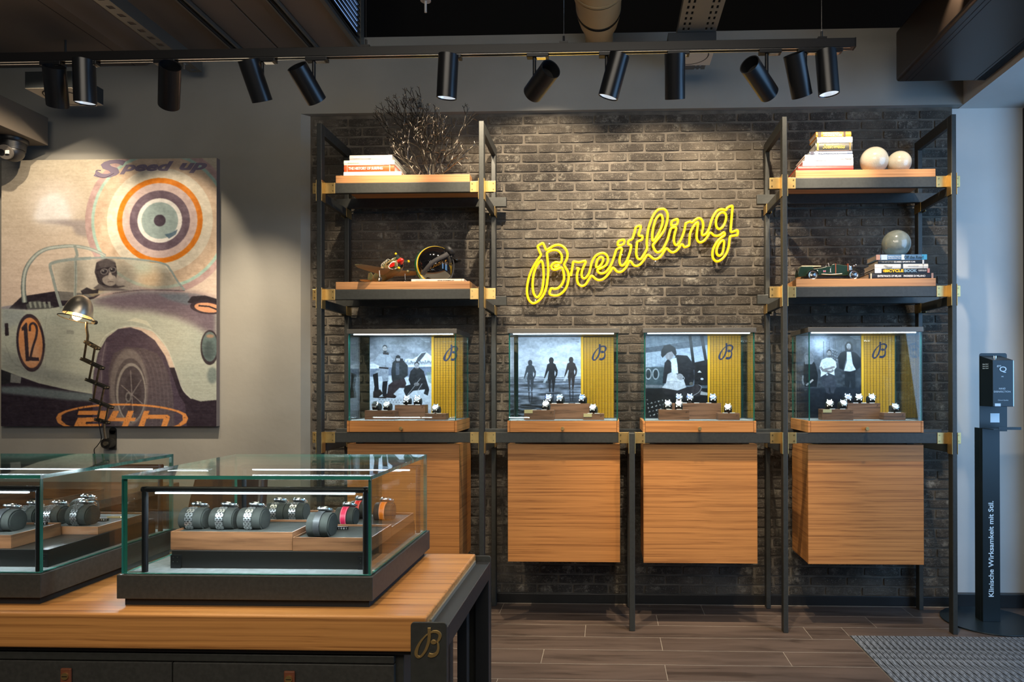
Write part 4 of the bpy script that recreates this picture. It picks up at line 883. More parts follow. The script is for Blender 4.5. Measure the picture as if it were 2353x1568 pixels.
z = book(1875, 1956, 302.6, z, yf, .14, (196,128,32), 'ochre book on top of the upper right stack with white capitals', G, [('DESTINATION', .2, .46, .54, .3, (245,240,228), 0, .03), ('ARCHITECTURE', .2, .54, .12, .32, (245,240,228), 0, .03)], [(.055,.145,(50,32,12)), (.78,.84,(60,36,12))])
G = 'books stacked on the lower right shelf'
z = T2; yf = 4.09
z = book(1997, 2147, 627.8, z, yf, .19, (26,26,30), 'black book at the bottom of the lower right stack with white bilingual title', G, [('ENTRYWAYS OF MILAN', .13, .36, .34, .33, (235,235,235), 0, .02), ('INGRESSI DI MILANO', .53, .33, .34, .33, (235,235,235), 0, .02)], [(.02,.04,(190,180,150)), (.955,.985,(170,140,130))])
z = book(2010, 2138, 617.2, z, yf, .17, (30,32,36), 'black book with yellow and pale blue capitals in the lower right stack', G, [('THE', .145, .025, .2, .5, (245,186,10), 0, .03), ('BICYCLE', .175, .34, .16, .68, (245,186,10), 0, .05), ('BOOK', .53, .23, .16, .68, (120,150,170), 0, .05), ('THE DEFINITIVE VISUAL HISTORY', .78, .15, .3, .4, (200,205,210))], [(.0,.12,(225,225,222)), (.945,.985,(196,130,120))])
z = book(2010, 2133, 606.8, z, yf, .17, (226,222,212), 'white book with small dark italics in the middle of the lower right stack', G, [("men's", .16, .09, .5, .32, (60,60,60), .3), ('manual', .2, .13, .18, .32, (60,60,60), .3), ('simply the essentials of style', .62, .2, .4, .25, (170,160,150))], [(.49,.53,(50,52,54)), (.905,.91,(120,120,116))])
z = book(2018, 2126, 597.6, z, yf, .16, (30,34,38), 'thin black book under the blue one in the lower right stack', G, [('THE ART OF THE', .07, .24, .36, .26, (170,172,172)), ('CLASSIC SPORTS CAR', .33, .46, .32, .36, (236,236,236), 0, .02)], [(.94,.975,(220,222,222))])
z = book(2013, 2130, 585, z, yf, .15, (92,128,160), 'blue and white photo book on top of the lower right stack', G, [('Off the Road', .55, .38, .22, .55, (40,60,70), 0, .01), ('Explorers, Vans and', .24, .25, .5, .22, (225,230,236)), ('Life off the beaten Track', .24, .24, .22, .22, (225,230,236))], [(.0,.08,(170,128,110)), (.10,.22,(180,196,214)), (.50,.56,(206,222,232)), (.90,1.0,(70,160,200))])
TBK = z

# ================================================================== CERAMIC SPHERES
def glaze(name, c1_, c2_, sc=480): return mat(name, c1_, .16, 0, .6, vscale=(sc,sc,sc), col2=c2_, contrast=(.34,.62), coat=.6)
def ball(u, r, y, zb, m_, lab, fl=.97, grp=None):
    p = at(u, 500, Y=y); b = MB().sphere((p.x, y, zb+r*fl), r, 48, 32); b.v = [(v[0], v[1], max(v[2], zb+.0004)) for v in b.v]
    return solo('ceramic_sphere', b, m_, lab, 'ornament', grp, smooth=60)
CREAM = glaze('speckled_cream_glaze', (.42,.38,.29,1), (.58,.54,.44,1))
ball(2009, .0800, 4.145, T1, CREAM, 'larger speckled cream ceramic ball next to the tall book stack on the upper right shelf', .95)
ball(2066.5, .0685, 4.15, T1, CREAM, 'smaller glossy cream ceramic ball at the right on the upper right shelf', .93)
ball(2059, .0815, 4.165, TBK, glaze('celadon_glaze', (.20,.23,.205,1), (.27,.30,.27,1), 30), 'glossy grey-green ceramic ball resting on the lower right book stack', .93)

# ================================================================== CORAL SCULPTURE
pc = at(989, 402, Y=4.24); org = Vector((pc.x, 4.24, T1))
cor = thing('coral_sculpture', 'branching dark metal coral sculpture on a small stone base, upper left shelf', 'sculpture', tuple(org))
x0, x1 = at(955, 402, Y=4.20).x, at(1023, 402, Y=4.20).x
obj('stone_base', MB().box(x0, x1, 4.195, 4.285, T1+.0004, T1+.022), mat('grey_stone', (.33,.31,.27,1), .8, var=.2, vscale=(30,30,30), bump=.4, bscale=120), cor, bevel=.003)
CORM = mat('dark_nickel', (.17,.145,.12,1), .24, .95, var=.2, vscale=(60,60,60), bump=.4, bscale=260)
rc = random.Random(21); cb = MB()
def branch(p, a, ln, r, depth, dy):
    """p start, a angle from straight up, ln length left to the rim of the fan"""
    pts = [p]; n = 4; step = min(ln, .045+.03*rc.random())/n
    for i in range(n):
        a += rc.uniform(-.24, .24); dy += rc.uniform(-.1, .1); dy *= .8
        q = pts[-1]+Vector((math.sin(a)*step, dy*step, math.cos(a)*step)); q.y = min(4.285, max(4.19, q.y)); pts.append(q)
    r2 = max(.0021, r*.90); cb.tube(pts, list(np.linspace(r, r2, n+1)), 6)
    q = pts[-1]; ln -= step*n
    if q.x < at(934, 400, Y=4.24).x and q.z < T1+.13: return
    if ln < .012 or depth > 9:
        if rc.random() < .6:
            for s_ in (-.6, .5): cb.tube([q, q+Vector((math.sin(a+s_)*.016, 0, math.cos(a+s_)*.016))], [r2, r2*.75], 5)
        return
    # bend back towards the radial direction so that the fan fills evenly
    rad = math.atan2(q.x-org.x, q.z-(T1-.03)); sp = .36+.25*rc.random()
    if rc.random() < .66:
        branch(q, rad+(a-rad)*.5-sp*.5, ln, r2, depth+1, dy+.25); branch(q, rad+(a-rad)*.5+sp*.5, ln*rc.uniform(.75, 1), r2, depth+1, dy-.25)
    else: branch(q, rad+(a-rad)*.4, ln, r2, depth+1, dy)
    if rc.random() < .35:
        s_ = rc.choice((-1, 1)); tip = q+Vector((math.sin(a+s_*1.3)*.03, .006, math.cos(a+s_*1.3)*.03)); cb.tube([q, (q+tip)/2+Vector((0,0,.004)), tip], [r2, r2*.9, r2*.7], 5)
def radius(t):   # silhouette of the fan: tallest a little left of the middle
    return .30+.34*math.exp(-((t+.02)/.62)**2)
for i in range(10):
    t_ = -1.15+2.2*i/9; branch(org+Vector((t_*.02, 0, .018)), t_, radius(t_)*.97, .0046, 0, rc.uniform(-.5, .5))
print('coral faces', len(cb.f)); obj('branches', cb, CORM, cor, smooth=60)

# ================================================================== HELMET
hc = at(1001, 600, Y=4.215); HR = .118
hel = thing('open_face_helmet', 'glossy black open-face helmet with green and yellow stripes and goggles, lower left shelf', 'helmet', (hc.x, 4.215, THEL))
hz = THEL+.098
def hp(lat, a, r=1.0):
    """lat = sideways angle (towards the wall is +), a = angle in the side view from the front (0) over the top to the back (pi)"""
    x = math.cos(a)*math.cos(lat); z_ = math.sin(a)*math.cos(lat); y_ = math.sin(lat)
    sx = 1.02 if x > 0 else 1.06
    v = Vector((x*HR*sx*r, y_*HR*.97*r, z_*HR*1.03*r))
    if v.z < 0 and v.x > 0: v.x += .024*min(1, (v.z/.094)**2)*min(1, v.x/.05)
    return v
HY = .44
Th = Matrix.Translation((hc.x-.004, 4.225, hz)) @ Matrix.Rotation(HY, 4, 'Z')
HM = [mat('black_gloss_shell', (.004,.004,.005,1), .06, coat=1), mat('green_stripe', RGB(20,120,50), .12, coat=1), mat('white_stripe', (.75,.75,.7,1), .12, coat=1), mat('yellow_stripe', RGB(238,200,10), .12, coat=1)]
b = MB(); na, nl = 96, 120; vs = []
a0, a1 = -.72, PI+.78
def edge_cut(lat):           # face opening: upper edge of the cut at each side angle
    c_ = .70/math.cos(lat) if abs(lat) < 1.2 else 2; return math.acos(c_) if c_ < 1 else 0
def edge_end(lat):
    s_ = min(1, max(0, (abs(lat)-.60)/.05)); return (PI+.95)*(1-s_)+2*PI*s_
lats = [(-.5+j/nl)*PI*.985 for j in range(nl+1)]
for j, lat in enumerate(lats):
    for i in range(na+1):
        lo, hi = edge_cut(lat), edge_end(lat); t_ = i/na; a = lo+(hi-lo)*t_; p = hp(lat, a); p.z = max(p.z, -.094); vs.append(Th @ p)
fs = []; mi = []
for j in range(nl):
    for i in range(na):
        lat = (lats[j]+lats[j+1])/2
        k = 0; al = abs(lat)
        if al < .27: k = 1
        elif al < .32: k = 2
        elif al < .41: k = 3
        fs.append((j*(na+1)+i, j*(na+1)+i+1, (j+1)*(na+1)+i+1, (j+1)*(na+1)+i)); mi.append(k)
b.add(vs, fs); b.m = mi
sh = obj('shell', b, HM, hel, smooth=50); md = sh.modifiers.new('wall', 'SOLIDIFY'); md.thickness = .006; md.offset = -1
# trim round the opening and a soft lining
sd_ = [hp(.63, a, 1.01) for a in np.linspace(4.95-2*PI, .35, 14)]; sd_ = [Vector((p.x, p.y, max(p.z, -.0925))) for p in sd_]
rim = [Th @ Vector((p.x, -p.y, p.z)) for p in sd_]+[Th @ hp(l, edge_cut(l), 1.01) for l in np.linspace(-.60, .60, 21)]+[Th @ p for p in sd_[::-1]]
RUB = mat('black_rubber', (.012,.012,.013,1), .55)
obj('edge_trim', MB().tube(rim, .0045, 8), RUB, hel, smooth=60)
ln_ = MB().sphere((0,0,0), HR*.86, 32, 20, (1.0, .95, 1.0)); ln_.v = [tuple(Th @ Vector((min(v[0], .045), v[1], max(v[2], -.088)))) for v in ln_.v]
obj('lining', ln_, mat('brown_lining', (.07,.035,.018,1), .9), hel, smooth=60)
# peak at the front
pk = MB(); vs = []
for j in range(17):
    lat = -.75+1.5*j/16
    for q in range(5):
        t_ = q/4; p = hp(lat, .62-.10*t_, 1.01); d_ = Vector((math.cos(.12), 0, -math.sin(.30))); p = p+d_*(.056*t_*math.cos(lat)); vs.append(Th @ p)
for j in range(16):
    for q in range(4): a_ = j*5+q; pk.f.append((a_, a_+1, a_+6, a_+5)); pk.m.append(0)
pk.v = [tuple(v) for v in vs]; o = obj('peak', pk, HM[0], hel, smooth=50); md = o.modifiers.new('wall', 'SOLIDIFY'); md.thickness = .004
# goggle strap running from the eyecups down round the back
st = MB(); n = 40; vs = []
def sidept(lx, lz, k=1.0):   # point on the shell side that faces the room
    yy = math.sqrt(max(.004, 1-(lx/(HR*1.06))**2-(lz/(HR*1.03))**2)); return Th @ Vector((lx*k, -yy*HR*.97*k, lz*k))
path = cr([(.060,.066),(.030,.045),(-.010,.022),(-.045,-.005),(-.072,-.040),(-.088,-.066)], 6)
for i, (lx, lz) in enumerate(path):
    ax_, az_ = path[max(i-1, 0)]; bx_, bz_ = path[min(i+1, len(path)-1)]; d_ = math.hypot(bx_-ax_, bz_-az_); nx_, nz_ = -(bz_-az_)/d_*.0125, (bx_-ax_)/d_*.0125
    vs += [sidept(lx+nx_, lz+nz_, 1.022), sidept(lx-nx_, lz-nz_, 1.022)]
n = len(path)-1
st.add(vs, [(2*i, 2*i+1, 2*i+3, 2*i+2) for i in range(n)]); o = obj('goggle_strap', st, mat('grey_elastic', (.035,.033,.035,1), .75), hel, smooth=60); md = o.modifiers.new('wall', 'SOLIDIFY'); md.thickness = .003
gog = obj('goggle_frame', MB().tube([Th @ hp(l, .88, 1.03) for l in np.linspace(-.62, .62, 12)], .012, 10), RUB, hel, smooth=60)
for l in (-.34, .34):
    c_ = Th @ hp(l, .84, 1.14); nn = (Th.to_3x3() @ hp(l*.7, .84)).normalized(); q_ = nn.to_track_quat('Z', 'Y').to_matrix().to_4x4(); T_ = Matrix.Translation(c_) @ q_
    cup = MB().lathe([(.024, -.030), (.040, -.020), (.043, -.004), (.038, .005), (.031, .009), (.0265, .004), (.026, -.004)], n=28); cup.v = [tuple(T_ @ Vector((v[0]*1.12, v[1]*.82, v[2]))) for v in cup.v]
    cu_ = obj('eyecup', cup, RUB, gog, smooth=50)
    le = MB().cyl((0,0,-.002), (0,0,0), .0262, n=24); le.v = [tuple(T_ @ Vector((v[0]*1.12, v[1]*.82, v[2]))) for v in le.v]
    le2 = obj('lens', le, mat('smoked_lens', (.02,.018,.014,1), .03), gog)
# gold script on the side, drawn with the strokes of the wall sign
gold = mat('gold_script', RGB(214,160,60), .35); gb = MB(); xs_ = [p[0] for P_, _ in NEON for p in P_]; ux0, ux1 = min(xs_), max(xs_)
WORD = [cr([(1240,560),(1243,590),(1238,625),(1222,690),(1212,670),(1225,620),(1243,590)], 4), cr([(1240,575),(1270,562),(1296,575),(1292,600),(1268,608),(1295,612),(1306,640),(1290,668),(1268,672)], 4), cr([(1312,625),(1322,600),(1342,600),(1330,640),(1338,648),(1352,640)], 4),
 cr([(1352,640),(1372,600),(1390,582),(1396,600),(1374,618),(1372,632),(1392,632),(1412,610)], 4), cr([(1412,610),(1424,570),(1418,605),(1430,612),(1450,590)], 4), cr([(1440,610),(1456,560),(1466,525),(1462,560),(1456,585),(1470,598),(1486,580)], 4), cr([(1440,562),(1478,545)], 2),
 cr([(1486,585),(1500,540),(1518,490),(1530,485),(1530,510),(1510,555),(1500,572),(1512,585),(1528,570),(1540,545)], 4), cr([(1540,545),(1550,530),(1546,565),(1556,570),(1574,545),(1580,515)], 4), cr([(1574,566),(1584,520),(1578,550),(1598,512),(1608,515),(1603,550),(1614,556),(1632,530)], 4),
 cr([(1660,490),(1640,495),(1634,530),(1650,535),(1668,495),(1684,480),(1680,530),(1670,580),(1655,600),(1642,590),(1655,555),(1690,535)], 4)]
for P_ in WORD:
    pts = []
    for u, v in P_:
        fx = (u-1212)/478.; fy = (690-v)/210.; pts.append(sidept(-.048+.098*fx, -.032+.056*fy, 1.012))
        rr = HR*.97; yy = -math.sqrt(max(1e-5, 1-(lx/(HR*1.02))**2-(lz/(HR*1.03))**2))*rr*1.008; pts.append(Th @ Vector((lx, yy, lz)))
    gb.tube(pts, .0011, 5)
obj('lettering', gb, gold, hel)

# ================================================================== MODEL AIRCRAFT
pa_ = at(889, 640, Y=4.16)
air = thing('model_aircraft', 'model propeller fighter with shark mouth and red spinner on the lower left shelf', 'model plane', (pa_.x, 4.20, T2))
OLIVE = mat('olive_camouflage', RGB(92,92,60), .5, vscale=(14,14,14), col2=RGB(122,98,62), contrast=(.48,.52)); TANU = mat('tan_underside', RGB(158,132,94), .55); 
Ta = Matrix.Translation((pa_.x, 4.175, T2+.079)) @ Matrix.Rotation(-PI/2+.82, 4, 'Z') @ Matrix.Rotation(-.27, 4, 'Y')   # model nose along +x
def put(b, T=Ta): b.v = [tuple(T @ Vector(v)) for v in b.v]; return b
SX = 1.38; fus = MB(); secs = [(-.235,.004,.008,.012),(-.19,.010,.014,.010),(-.12,.018,.024,.006),(-.05,.025,.033,.002),(.02,.028,.037,0),(.07,.027,.037,-.002),(.115,.024,.036,-.004),(.140,.019,.029,-.004),(.150,.014,.018,.004)]
secs = [(a_, b_*SX, c_*SX, d_*SX) for a_, b_, c_, d_ in secs]; vs = []; n = 20
for x, ry_, rz_, zc in secs:
    for i in range(n):
        a = 2*PI*i/n; vs.append((x, ry_*math.cos(a), zc+rz_*math.sin(a)))
fus.add(vs, [(k*n+i, k*n+(i+1) % n, (k+1)*n+(i+1) % n, (k+1)*n+i) for k in range(len(secs)-1) for i in range(n)]+[tuple(range(n)), tuple(range(len(vs)-n, len(vs)))])
obj('fuselage', put(fus), OLIVE, air, smooth=50)
def wing(root_x, chord, tipx, tipc, span, z0, dih, th, name, mats, y0=.015):
    for sd in (-1, 1):
        b = MB(); n = 8; vs = []
        for i in range(n+1):
            t_ = i/n; c_ = chord+(tipc-chord)*t_; c_ *= math.sqrt(max(.02, 1-max(0, (t_-.75)/.25)**2)); xm = root_x+(tipx-root_x)*t_; y_ = sd*(y0+(span-y0)*t_); z_ = z0+dih*t_; h = th*(1-.6*t_)
            for fx, hz_ in ((.5, 0), (.25, h), (-.1, h), (-.5, 0), (-.1, -h*.4), (.25, -h*.4)): vs.append((xm+fx*c_, y_, z_+hz_))
        k = 6; b.add(vs, [(i*k+j, i*k+(j+1) % k, (i+1)*k+(j+1) % k, (i+1)*k+j) for i in range(n) for j in range(k)]+[tuple(range(k)), tuple(range(n*k, n*k+k))])
        b.m = [0 if (q % k) < 3 else 1 for q in range(n*k)]+[0, 0]; obj(name, put(b), mats, air, smooth=40)
wing(.045, .105, .03, .050, .225, -.030, .030, .008, 'wing', [OLIVE, TANU]); wing(-.205, .045, -.205, .022, .078, .014, .003, .003, 'tailplane', [OLIVE, TANU], .008)
obj('tail_fin', put(MB().prism([(-.165,.028),(-.195,.072),(-.220,.078),(-.240,.055),(-.238,.010),(-.21,.014)], -.002, .002)), OLIVE, air)
cp = MB()
for x in (-.035, -.015, .005, .025): cp.tube([(x, .016*math.cos(a), .043+.026*math.sin(a)) for a in np.linspace(0, PI, 9)], .0013, 5)
for yy, zz in ((0, .069), (.012, .060), (-.012, .060)): cp.tube([(-.05, yy*.6, zz-.014), (-.035, yy, zz), (.025, yy, zz), (.04, yy*.6, zz-.013)], .0012, 5)
obj('canopy_frame', put(cp), mat('pale_canopy_frame', (.55,.52,.42,1), .5), air)
MOUTH = mat('shark_mouth_red', RGB(200,30,20), .4)
for sd in (-1, 1):
    yb_ = .0262*sd; f = lambda L, e=0: [(x, z) for x, z in L]
    def side(poly, off, mt, nm):
        b = MB().prism(poly, 0, .0012); vs = []
        for x, y_, z_ in b.v:
            ry_ = np.interp(x, [s_[0] for s_ in secs], [s_[1] for s_ in secs]); rz_ = np.interp(x, [s_[0] for s_ in secs], [s_[2] for s_ in secs]); zc = np.interp(x, [s_[0] for s_ in secs], [s_[3] for s_ in secs])
            yy = ry_*math.sqrt(max(.03, 1-((z_-zc)/rz_)**2))+off+y_; vs.append((x, sd*yy, z_))
        b.v = vs; obj(nm, put(b), mt, air)
    side([(x_*1., z_*SX) for x_, z_ in [(.142,.002),(.125,.008),(.100,.006),(.075,-.004),(.080,-.016),(.105,-.024),(.130,-.028),(.144,-.018)]], .0006, WHITE, 'mouth_teeth')
    side([(x_*1., z_*SX) for x_, z_ in [(.136,-.002),(.120,.002),(.100,.000),(.084,-.006),(.092,-.012),(.112,-.016),(.130,-.016)]], .0016, MOUTH, 'mouth')
    side([(x_*1., z_*SX) for x_, z_ in [(.120,.022),(.112,.026),(.104,.022),(.112,.018)]], .0008, WHITE, 'eye')
    side([(.110,.0),(.111,.001)] if 0 else [(.060,.012),(.100,.012),(.100,.016),(.060,.018)], .0008, BLACK, 'exhaust_stack')
obj('intake', put(MB().cyl((.142, 0, -.022), (.150, 0, -.022), .016, n=16)), BLACK, air)
obj('spinner', put(MB().lathe([(.0195, .150), (.0185, .160), (.0145, .172), (.008, .181), (1e-4, .185)], axis='x', n=24)), mat('red_spinner', RGB(214,34,24), .25, coat=.6), air, smooth=50)
for k in range(3):
    A = 2*PI*k/3+.62; b = MB(); vs = []
    for r_, w_ in ((.014,.005),(.026,.008),(.042,.0075),(.050,.006)):
        for s_ in (-1, 1): vs += [(.158+s_*w_*.5, s_*w_, r_), (.160+s_*w_*.5, s_*w_, r_)]
    b.add(vs, [(q*4, q*4+2, q*4+6, q*4+4) for q in range(3)]+[(q*4+1, q*4+5, q*4+7, q*4+3) for q in range(3)]+[(q*4, q*4+4, q*4+5, q*4+1) for q in range(3)]+[(q*4+2, q*4+3, q*4+7, q*4+6) for q in range(3)]+[(0,1,3,2),(12,14,15,13)])
    b.v = [tuple(Matrix.Rotation(A, 4, 'X') @ Vector(v)) for v in b.v]; bl = obj('propeller_blade', put(b), mat('dark_green_blade', (.01,.02,.012,1), .5), air)
    tip = MB().box(.155, .165, -.006, .006, .046, .056); tip.v = [tuple(Matrix.Rotation(A, 4, 'X') @ Vector(v)) for v in tip.v]; obj('blade_tip', put(tip), mat('yellow_paint', RGB(226,180,20), .5), bl)
TY = mat('model_tyre', (.015,.015,.015,1), .7)
Ti = Ta.inverted()
for sd in (-1, 1):
    top = Ta @ Vector((.050, sd*.085, -.026)); w_ = Vector((top.x+.003, top.y, T2+.0152)); g_ = obj('landing_leg', MB().cyl(top, w_, .0028, n=8), CHROME, air)
    ax = (Ta.to_3x3() @ Vector((0, 1, 0))); ax.z = 0; ax.normalize()
    obj('wheel', MB().cyl(w_-ax*.005, w_+ax*.005, .0148, n=20), TY, air); obj('wheel_hub', MB().cyl(w_-ax*.0058, w_+ax*.0058, .0085, n=16), WHITE, air)
    obj('leg_fairing', MB().sphere(tuple(Ta @ Vector((.085, sd*.085, -.026))), .010, 14, 8), OLIVE, air, smooth=60)
tw = Ta @ Vector((-.19, 0, .0)); obj('tail_wheel', MB().cyl((tw.x-.003, tw.y, T2+.0078), (tw.x+.003, tw.y, T2+.0078), .0074, n=14).cyl((tw.x, tw.y, T2+.008), tuple(tw), .002, n=6), TY, air)

# ================================================================== MODEL RACING CAR
A, B = at(1834, 640, Y=4.125), at(1976, 640, Y=4.125); Lc = B.x-A.x; kx = Lc/142.; yc = 4.165
def cxz(u, v): p = at(u, v, Y=4.125); return (p.x, p.z+(T2-at(1905, 641.3, Y=4.125).z))
carm = thing('model_car', 'green vintage racing car model with number nine, lower right shelf', 'model car', ((A.x+B.x)/2, yc, T2))
BRG = mat('racing_green', RGB(20,44,30), .3, coat=.4); CF = lambda L: [cxz(1800+x/6.36, 500+y/6.36) for x, y in L]
obj('body', MB().prism(CF([(235,725),(265,690),(430,690),(450,725),(560,712),(640,690),(700,690),(700,826),(480,826),(330,840),(230,850),(215,800)]), 4.130, 4.200), BRG, carm, bevel=.003)
obj('bonnet', MB().prism(CF([(700,700),(725,655),(760,650),(950,672),(985,690),(985,826),(700,826)]), 4.138, 4.192), BRG, carm, bevel=.004)
obj('tonneau', MB().prism(CF([(262,690),(280,678),(560,680),(560,694),(430,698),(265,698)]), 4.134, 4.196), mat('cream_tonneau', (.6,.5,.3,1), .7), carm, bevel=.002)
obj('radiator', MB().prism(CF([(985,690),(1010,680),(1018,745),(985,745)]), 4.142, 4.188), CHROME, carm, bevel=.002)
obj('radiator_cap', MB().cyl(cxz(1800+998/6.36, 500+690/6.36)[0:1]+(4.165,)+cxz(1800+998/6.36, 500+690/6.36)[1:], cxz(1800+998/6.36, 500+665/6.36)[0:1]+(4.165,)+cxz(1800+998/6.36, 500+665/6.36)[1:], .003, n=10), CHROME, carm)
STR = mat('leather_strap_brown', RGB(150,70,40), .6)
for x in (775, 955):
    (xa, za), (xb, zb_) = cxz(1800+x/6.36, 500+650/6.36), cxz(1800+x/6.36, 500+(800 if x < 900 else 760)/6.36); obj('bonnet_strap', MB().box(xa-.0022, xa+.0022, 4.1365, 4.1935, zb_, za+.001), STR, carm)
(xw, zw) = cxz(1800+690/6.36, 500+660/6.36); ws = MB()
for s_ in (4.140, 4.190): ws.tube([(xw-.004, s_, zw-.012), (xw-.008, s_, zw+.008)], .0012, 6)
ws.tube([(xw-.008, 4.140, zw+.008), (xw-.008, 4.190, zw+.008)], .0012, 6); obj('windscreen_frame', ws, CHROME, carm)
stw = [(xw-.02+.010*math.cos(a)*.3, 4.165+.012*math.sin(a), zw-.004+.011*math.cos(a)) for a in np.linspace(0, 2*PI, 16)[:-1]]; obj('steering_wheel', MB().tube(stw, .0012, 5, True), BLACK, carm)
spokes = None
for u, nm in ((1866.5, 'rear'), (1960.5, 'front')):
    for yw in (4.117, 4.213):
        xw_, zw_ = cxz(u, 630.5); r_ = .0295; zc = T2+r_+.0003
        w_ = obj('wheel', MB().lathe([(r_-.006, -.005), (r_-.001, -.0055), (r_, 0), (r_-.001, .0055), (r_-.006, .005)], (xw_, yw, zc), 'y', 28), TY, carm, smooth=50)
        sp = MB().lathe([(r_-.0065, -.004), (r_-.0085, -.003), (r_-.0085, .003), (r_-.0065, .004)], (xw_, yw, zc), 'y', 28).cyl((xw_, yw-.007, zc), (xw_, yw+.006, zc), .0042, n=12)
        for q in range(18): a = 2*PI*q/18; sp.cyl((xw_+.003*math.cos(a+.5), yw-.004, zc+.003*math.sin(a+.5)), (xw_+(r_-.008)*math.cos(a), yw-.001, zc+(r_-.008)*math.sin(a)), .0006, n=4, caps=False)
        obj('wire_wheel', sp, CHROME, w_)
        fd = MB(); vs = []; a_lo, a_hi = (.15, PI-.1) if nm == 'rear' else (.05, PI-.15)
        for i in range(13):
            a = a_lo+(a_hi-a_lo)*i/12
            for yy in (yw-.010, yw+.010): vs.append((xw_+(r_+.0045)*math.cos(a), yy, zc+(r_+.0045)*math.sin(a)))
        fd.add(vs, [(2*i, 2*i+1, 2*i+3, 2*i+2) for i in range(12)]); o = obj('mudguard', fd, BRG, carm, smooth=60); md = o.modifiers.new('wall', 'SOLIDIFY'); md.thickness = .0015
ch = MB().box(cxz(1845, 0)[0], cxz(1970, 0)[0], 4.145, 4.185, T2+.018, T2+.026); obj('chassis', ch, BLACK, carm); obj('axle', MB().cyl((cxz(1866.5, 0)[0], 4.119, T2+.0298), (cxz(1866.5, 0)[0], 4.211, T2+.0298), .002, n=8).cyl((cxz(1960.5, 0)[0], 4.119, T2+.0298), (cxz(1960.5, 0)[0], 4.211, T2+.0298), .002, n=8), BLACK, carm)
ex = [CF([(560,806)])[0], CF([(700,812)])[0], CF([(860,800)])[0]]; obj('exhaust_pipe', MB().tube([(x, 4.128, z) for x, z in ex], .0025, 8), CHROME, carm)
x_, z_ = CF([(492,772)])[0]; text('9', x_, 4.1296, z_, .0068, .0105, WHITE, carm, bold=.03)
x_, z_ = CF([(585,775)])[0]; fl = obj('flag', MB().box(x_, x_+.0155, 4.1292, 4.1298, z_, z_+.0095), mat('flag_blue', RGB(30,40,120), .5), carm)
fb = MB(); fb.box(x_, x_+.0155, 4.1286, 4.1290, z_+.0033, z_+.0062).box(x_+.0063, x_+.0092, 4.1286, 4.1290, z_, z_+.0095); obj('flag_cross', fb, MOUTH, fl); fb = MB()
for s_ in (1, -1):
    T_ = Matrix.Translation((x_+.00775, 4.1291, z_+.00475)) @ Matrix.Rotation(s_*.55, 4, 'Y'); fb.box(-.008, .008, -.0001, .0002, -.001, .001, T=T_)
obj('flag_saltire', fb, WHITE, fl)
x_, z_ = CF([(690,760)])[0]; obj('horn_rail', MB().tube([(x_, 4.127, z_+.014), (x_, 4.126, z_-.008)], .0012, 6).tube([(x_-.008, 4.127, z_-.009), (x_+.008, 4.127, z_-.009)], .0022, 6), CHROME, carm)
for yy in (4.150, 4.180): obj('headlamp', MB().sphere((cxz(1968, 0)[0], yy, cxz(0, 618)[1]), .006, 16, 10), CHROME, carm, smooth=60)
x_, z_ = CF([(262,760)])[0]; obj('spare_wheel', MB().lathe([(.012, -.004), (.020, -.004), (.022, 0), (.020, .004), (.012, .004)], (x_-.012, 4.165, z_-.004), 'x', 24), TY, carm, smooth=50)

# ================================================================== WALL PICTURE
px0, px1 = at(3, 600, Y=4.43).x, at(497.5, 600, Y=4.43).x; pz1, pz0 = at(250, 366, Y=4.43).z, at(250, 980, Y=4.43).z
pt = thing('wall_picture', 'large printed canvas of a vintage racing car under coloured rings on the left wall', 'picture', ((px0+px1)/2, 4.43, pz0))
obj('canvas', MB().box(px0, px1, 4.431, YP-.001, pz0, pz1), mat('canvas_edge', RGB(120,112,112), .8), pt)
I = Img(3, 497.5, 366, 980, .82)
n = I.noise(60, 31, 14)*.6+I.noise(16, 32, 4)*.4; g = np.clip((I.Y-366)/300, 0, 1)[..., None]
base = np.array((196,186,166))*(1-g)+np.array((216,198,184))*g; I.a[:] = base+((n-.5)*18)[..., None]
I.ell(125, 470, 62, 58, (226,216,206), .8, 16); I.poly([(83,506),(84,480),(95,455),(120,443),(145,452),(158,478),(160,506)], (240,238,238), .95, 7, True)
I.poly([(80,508),(140,504),(200,505),(200,545),(175,538),(165,520),(120,512)], (150,142,146), .7, 4)
def ringm(r0, r1, col, j=0):
    I.ell(367, 508, r1, r1, col, 1, .4)
for r, c_ in ((171,(192,164,162)),(157,(176,206,194)),(150,(214,190,166)),(121,(226,218,200)),(98,(222,128,28)),(86,(212,190,186)),(69,(112,96,110)),(51,(240,238,234)),(42,(160,180,180)),(13.5,(72,62,76))): ringm(0, r, c_)
rr = np.hypot(I.X-367, I.Y-508); gr = (I.noise(9, 33)-.5)*22; I.a += (gr*(rr < 171))[..., None]
I.poly([(378,540),(395,536),(408,528),(404,540),(388,550)], (70,100,125), .8, 1)
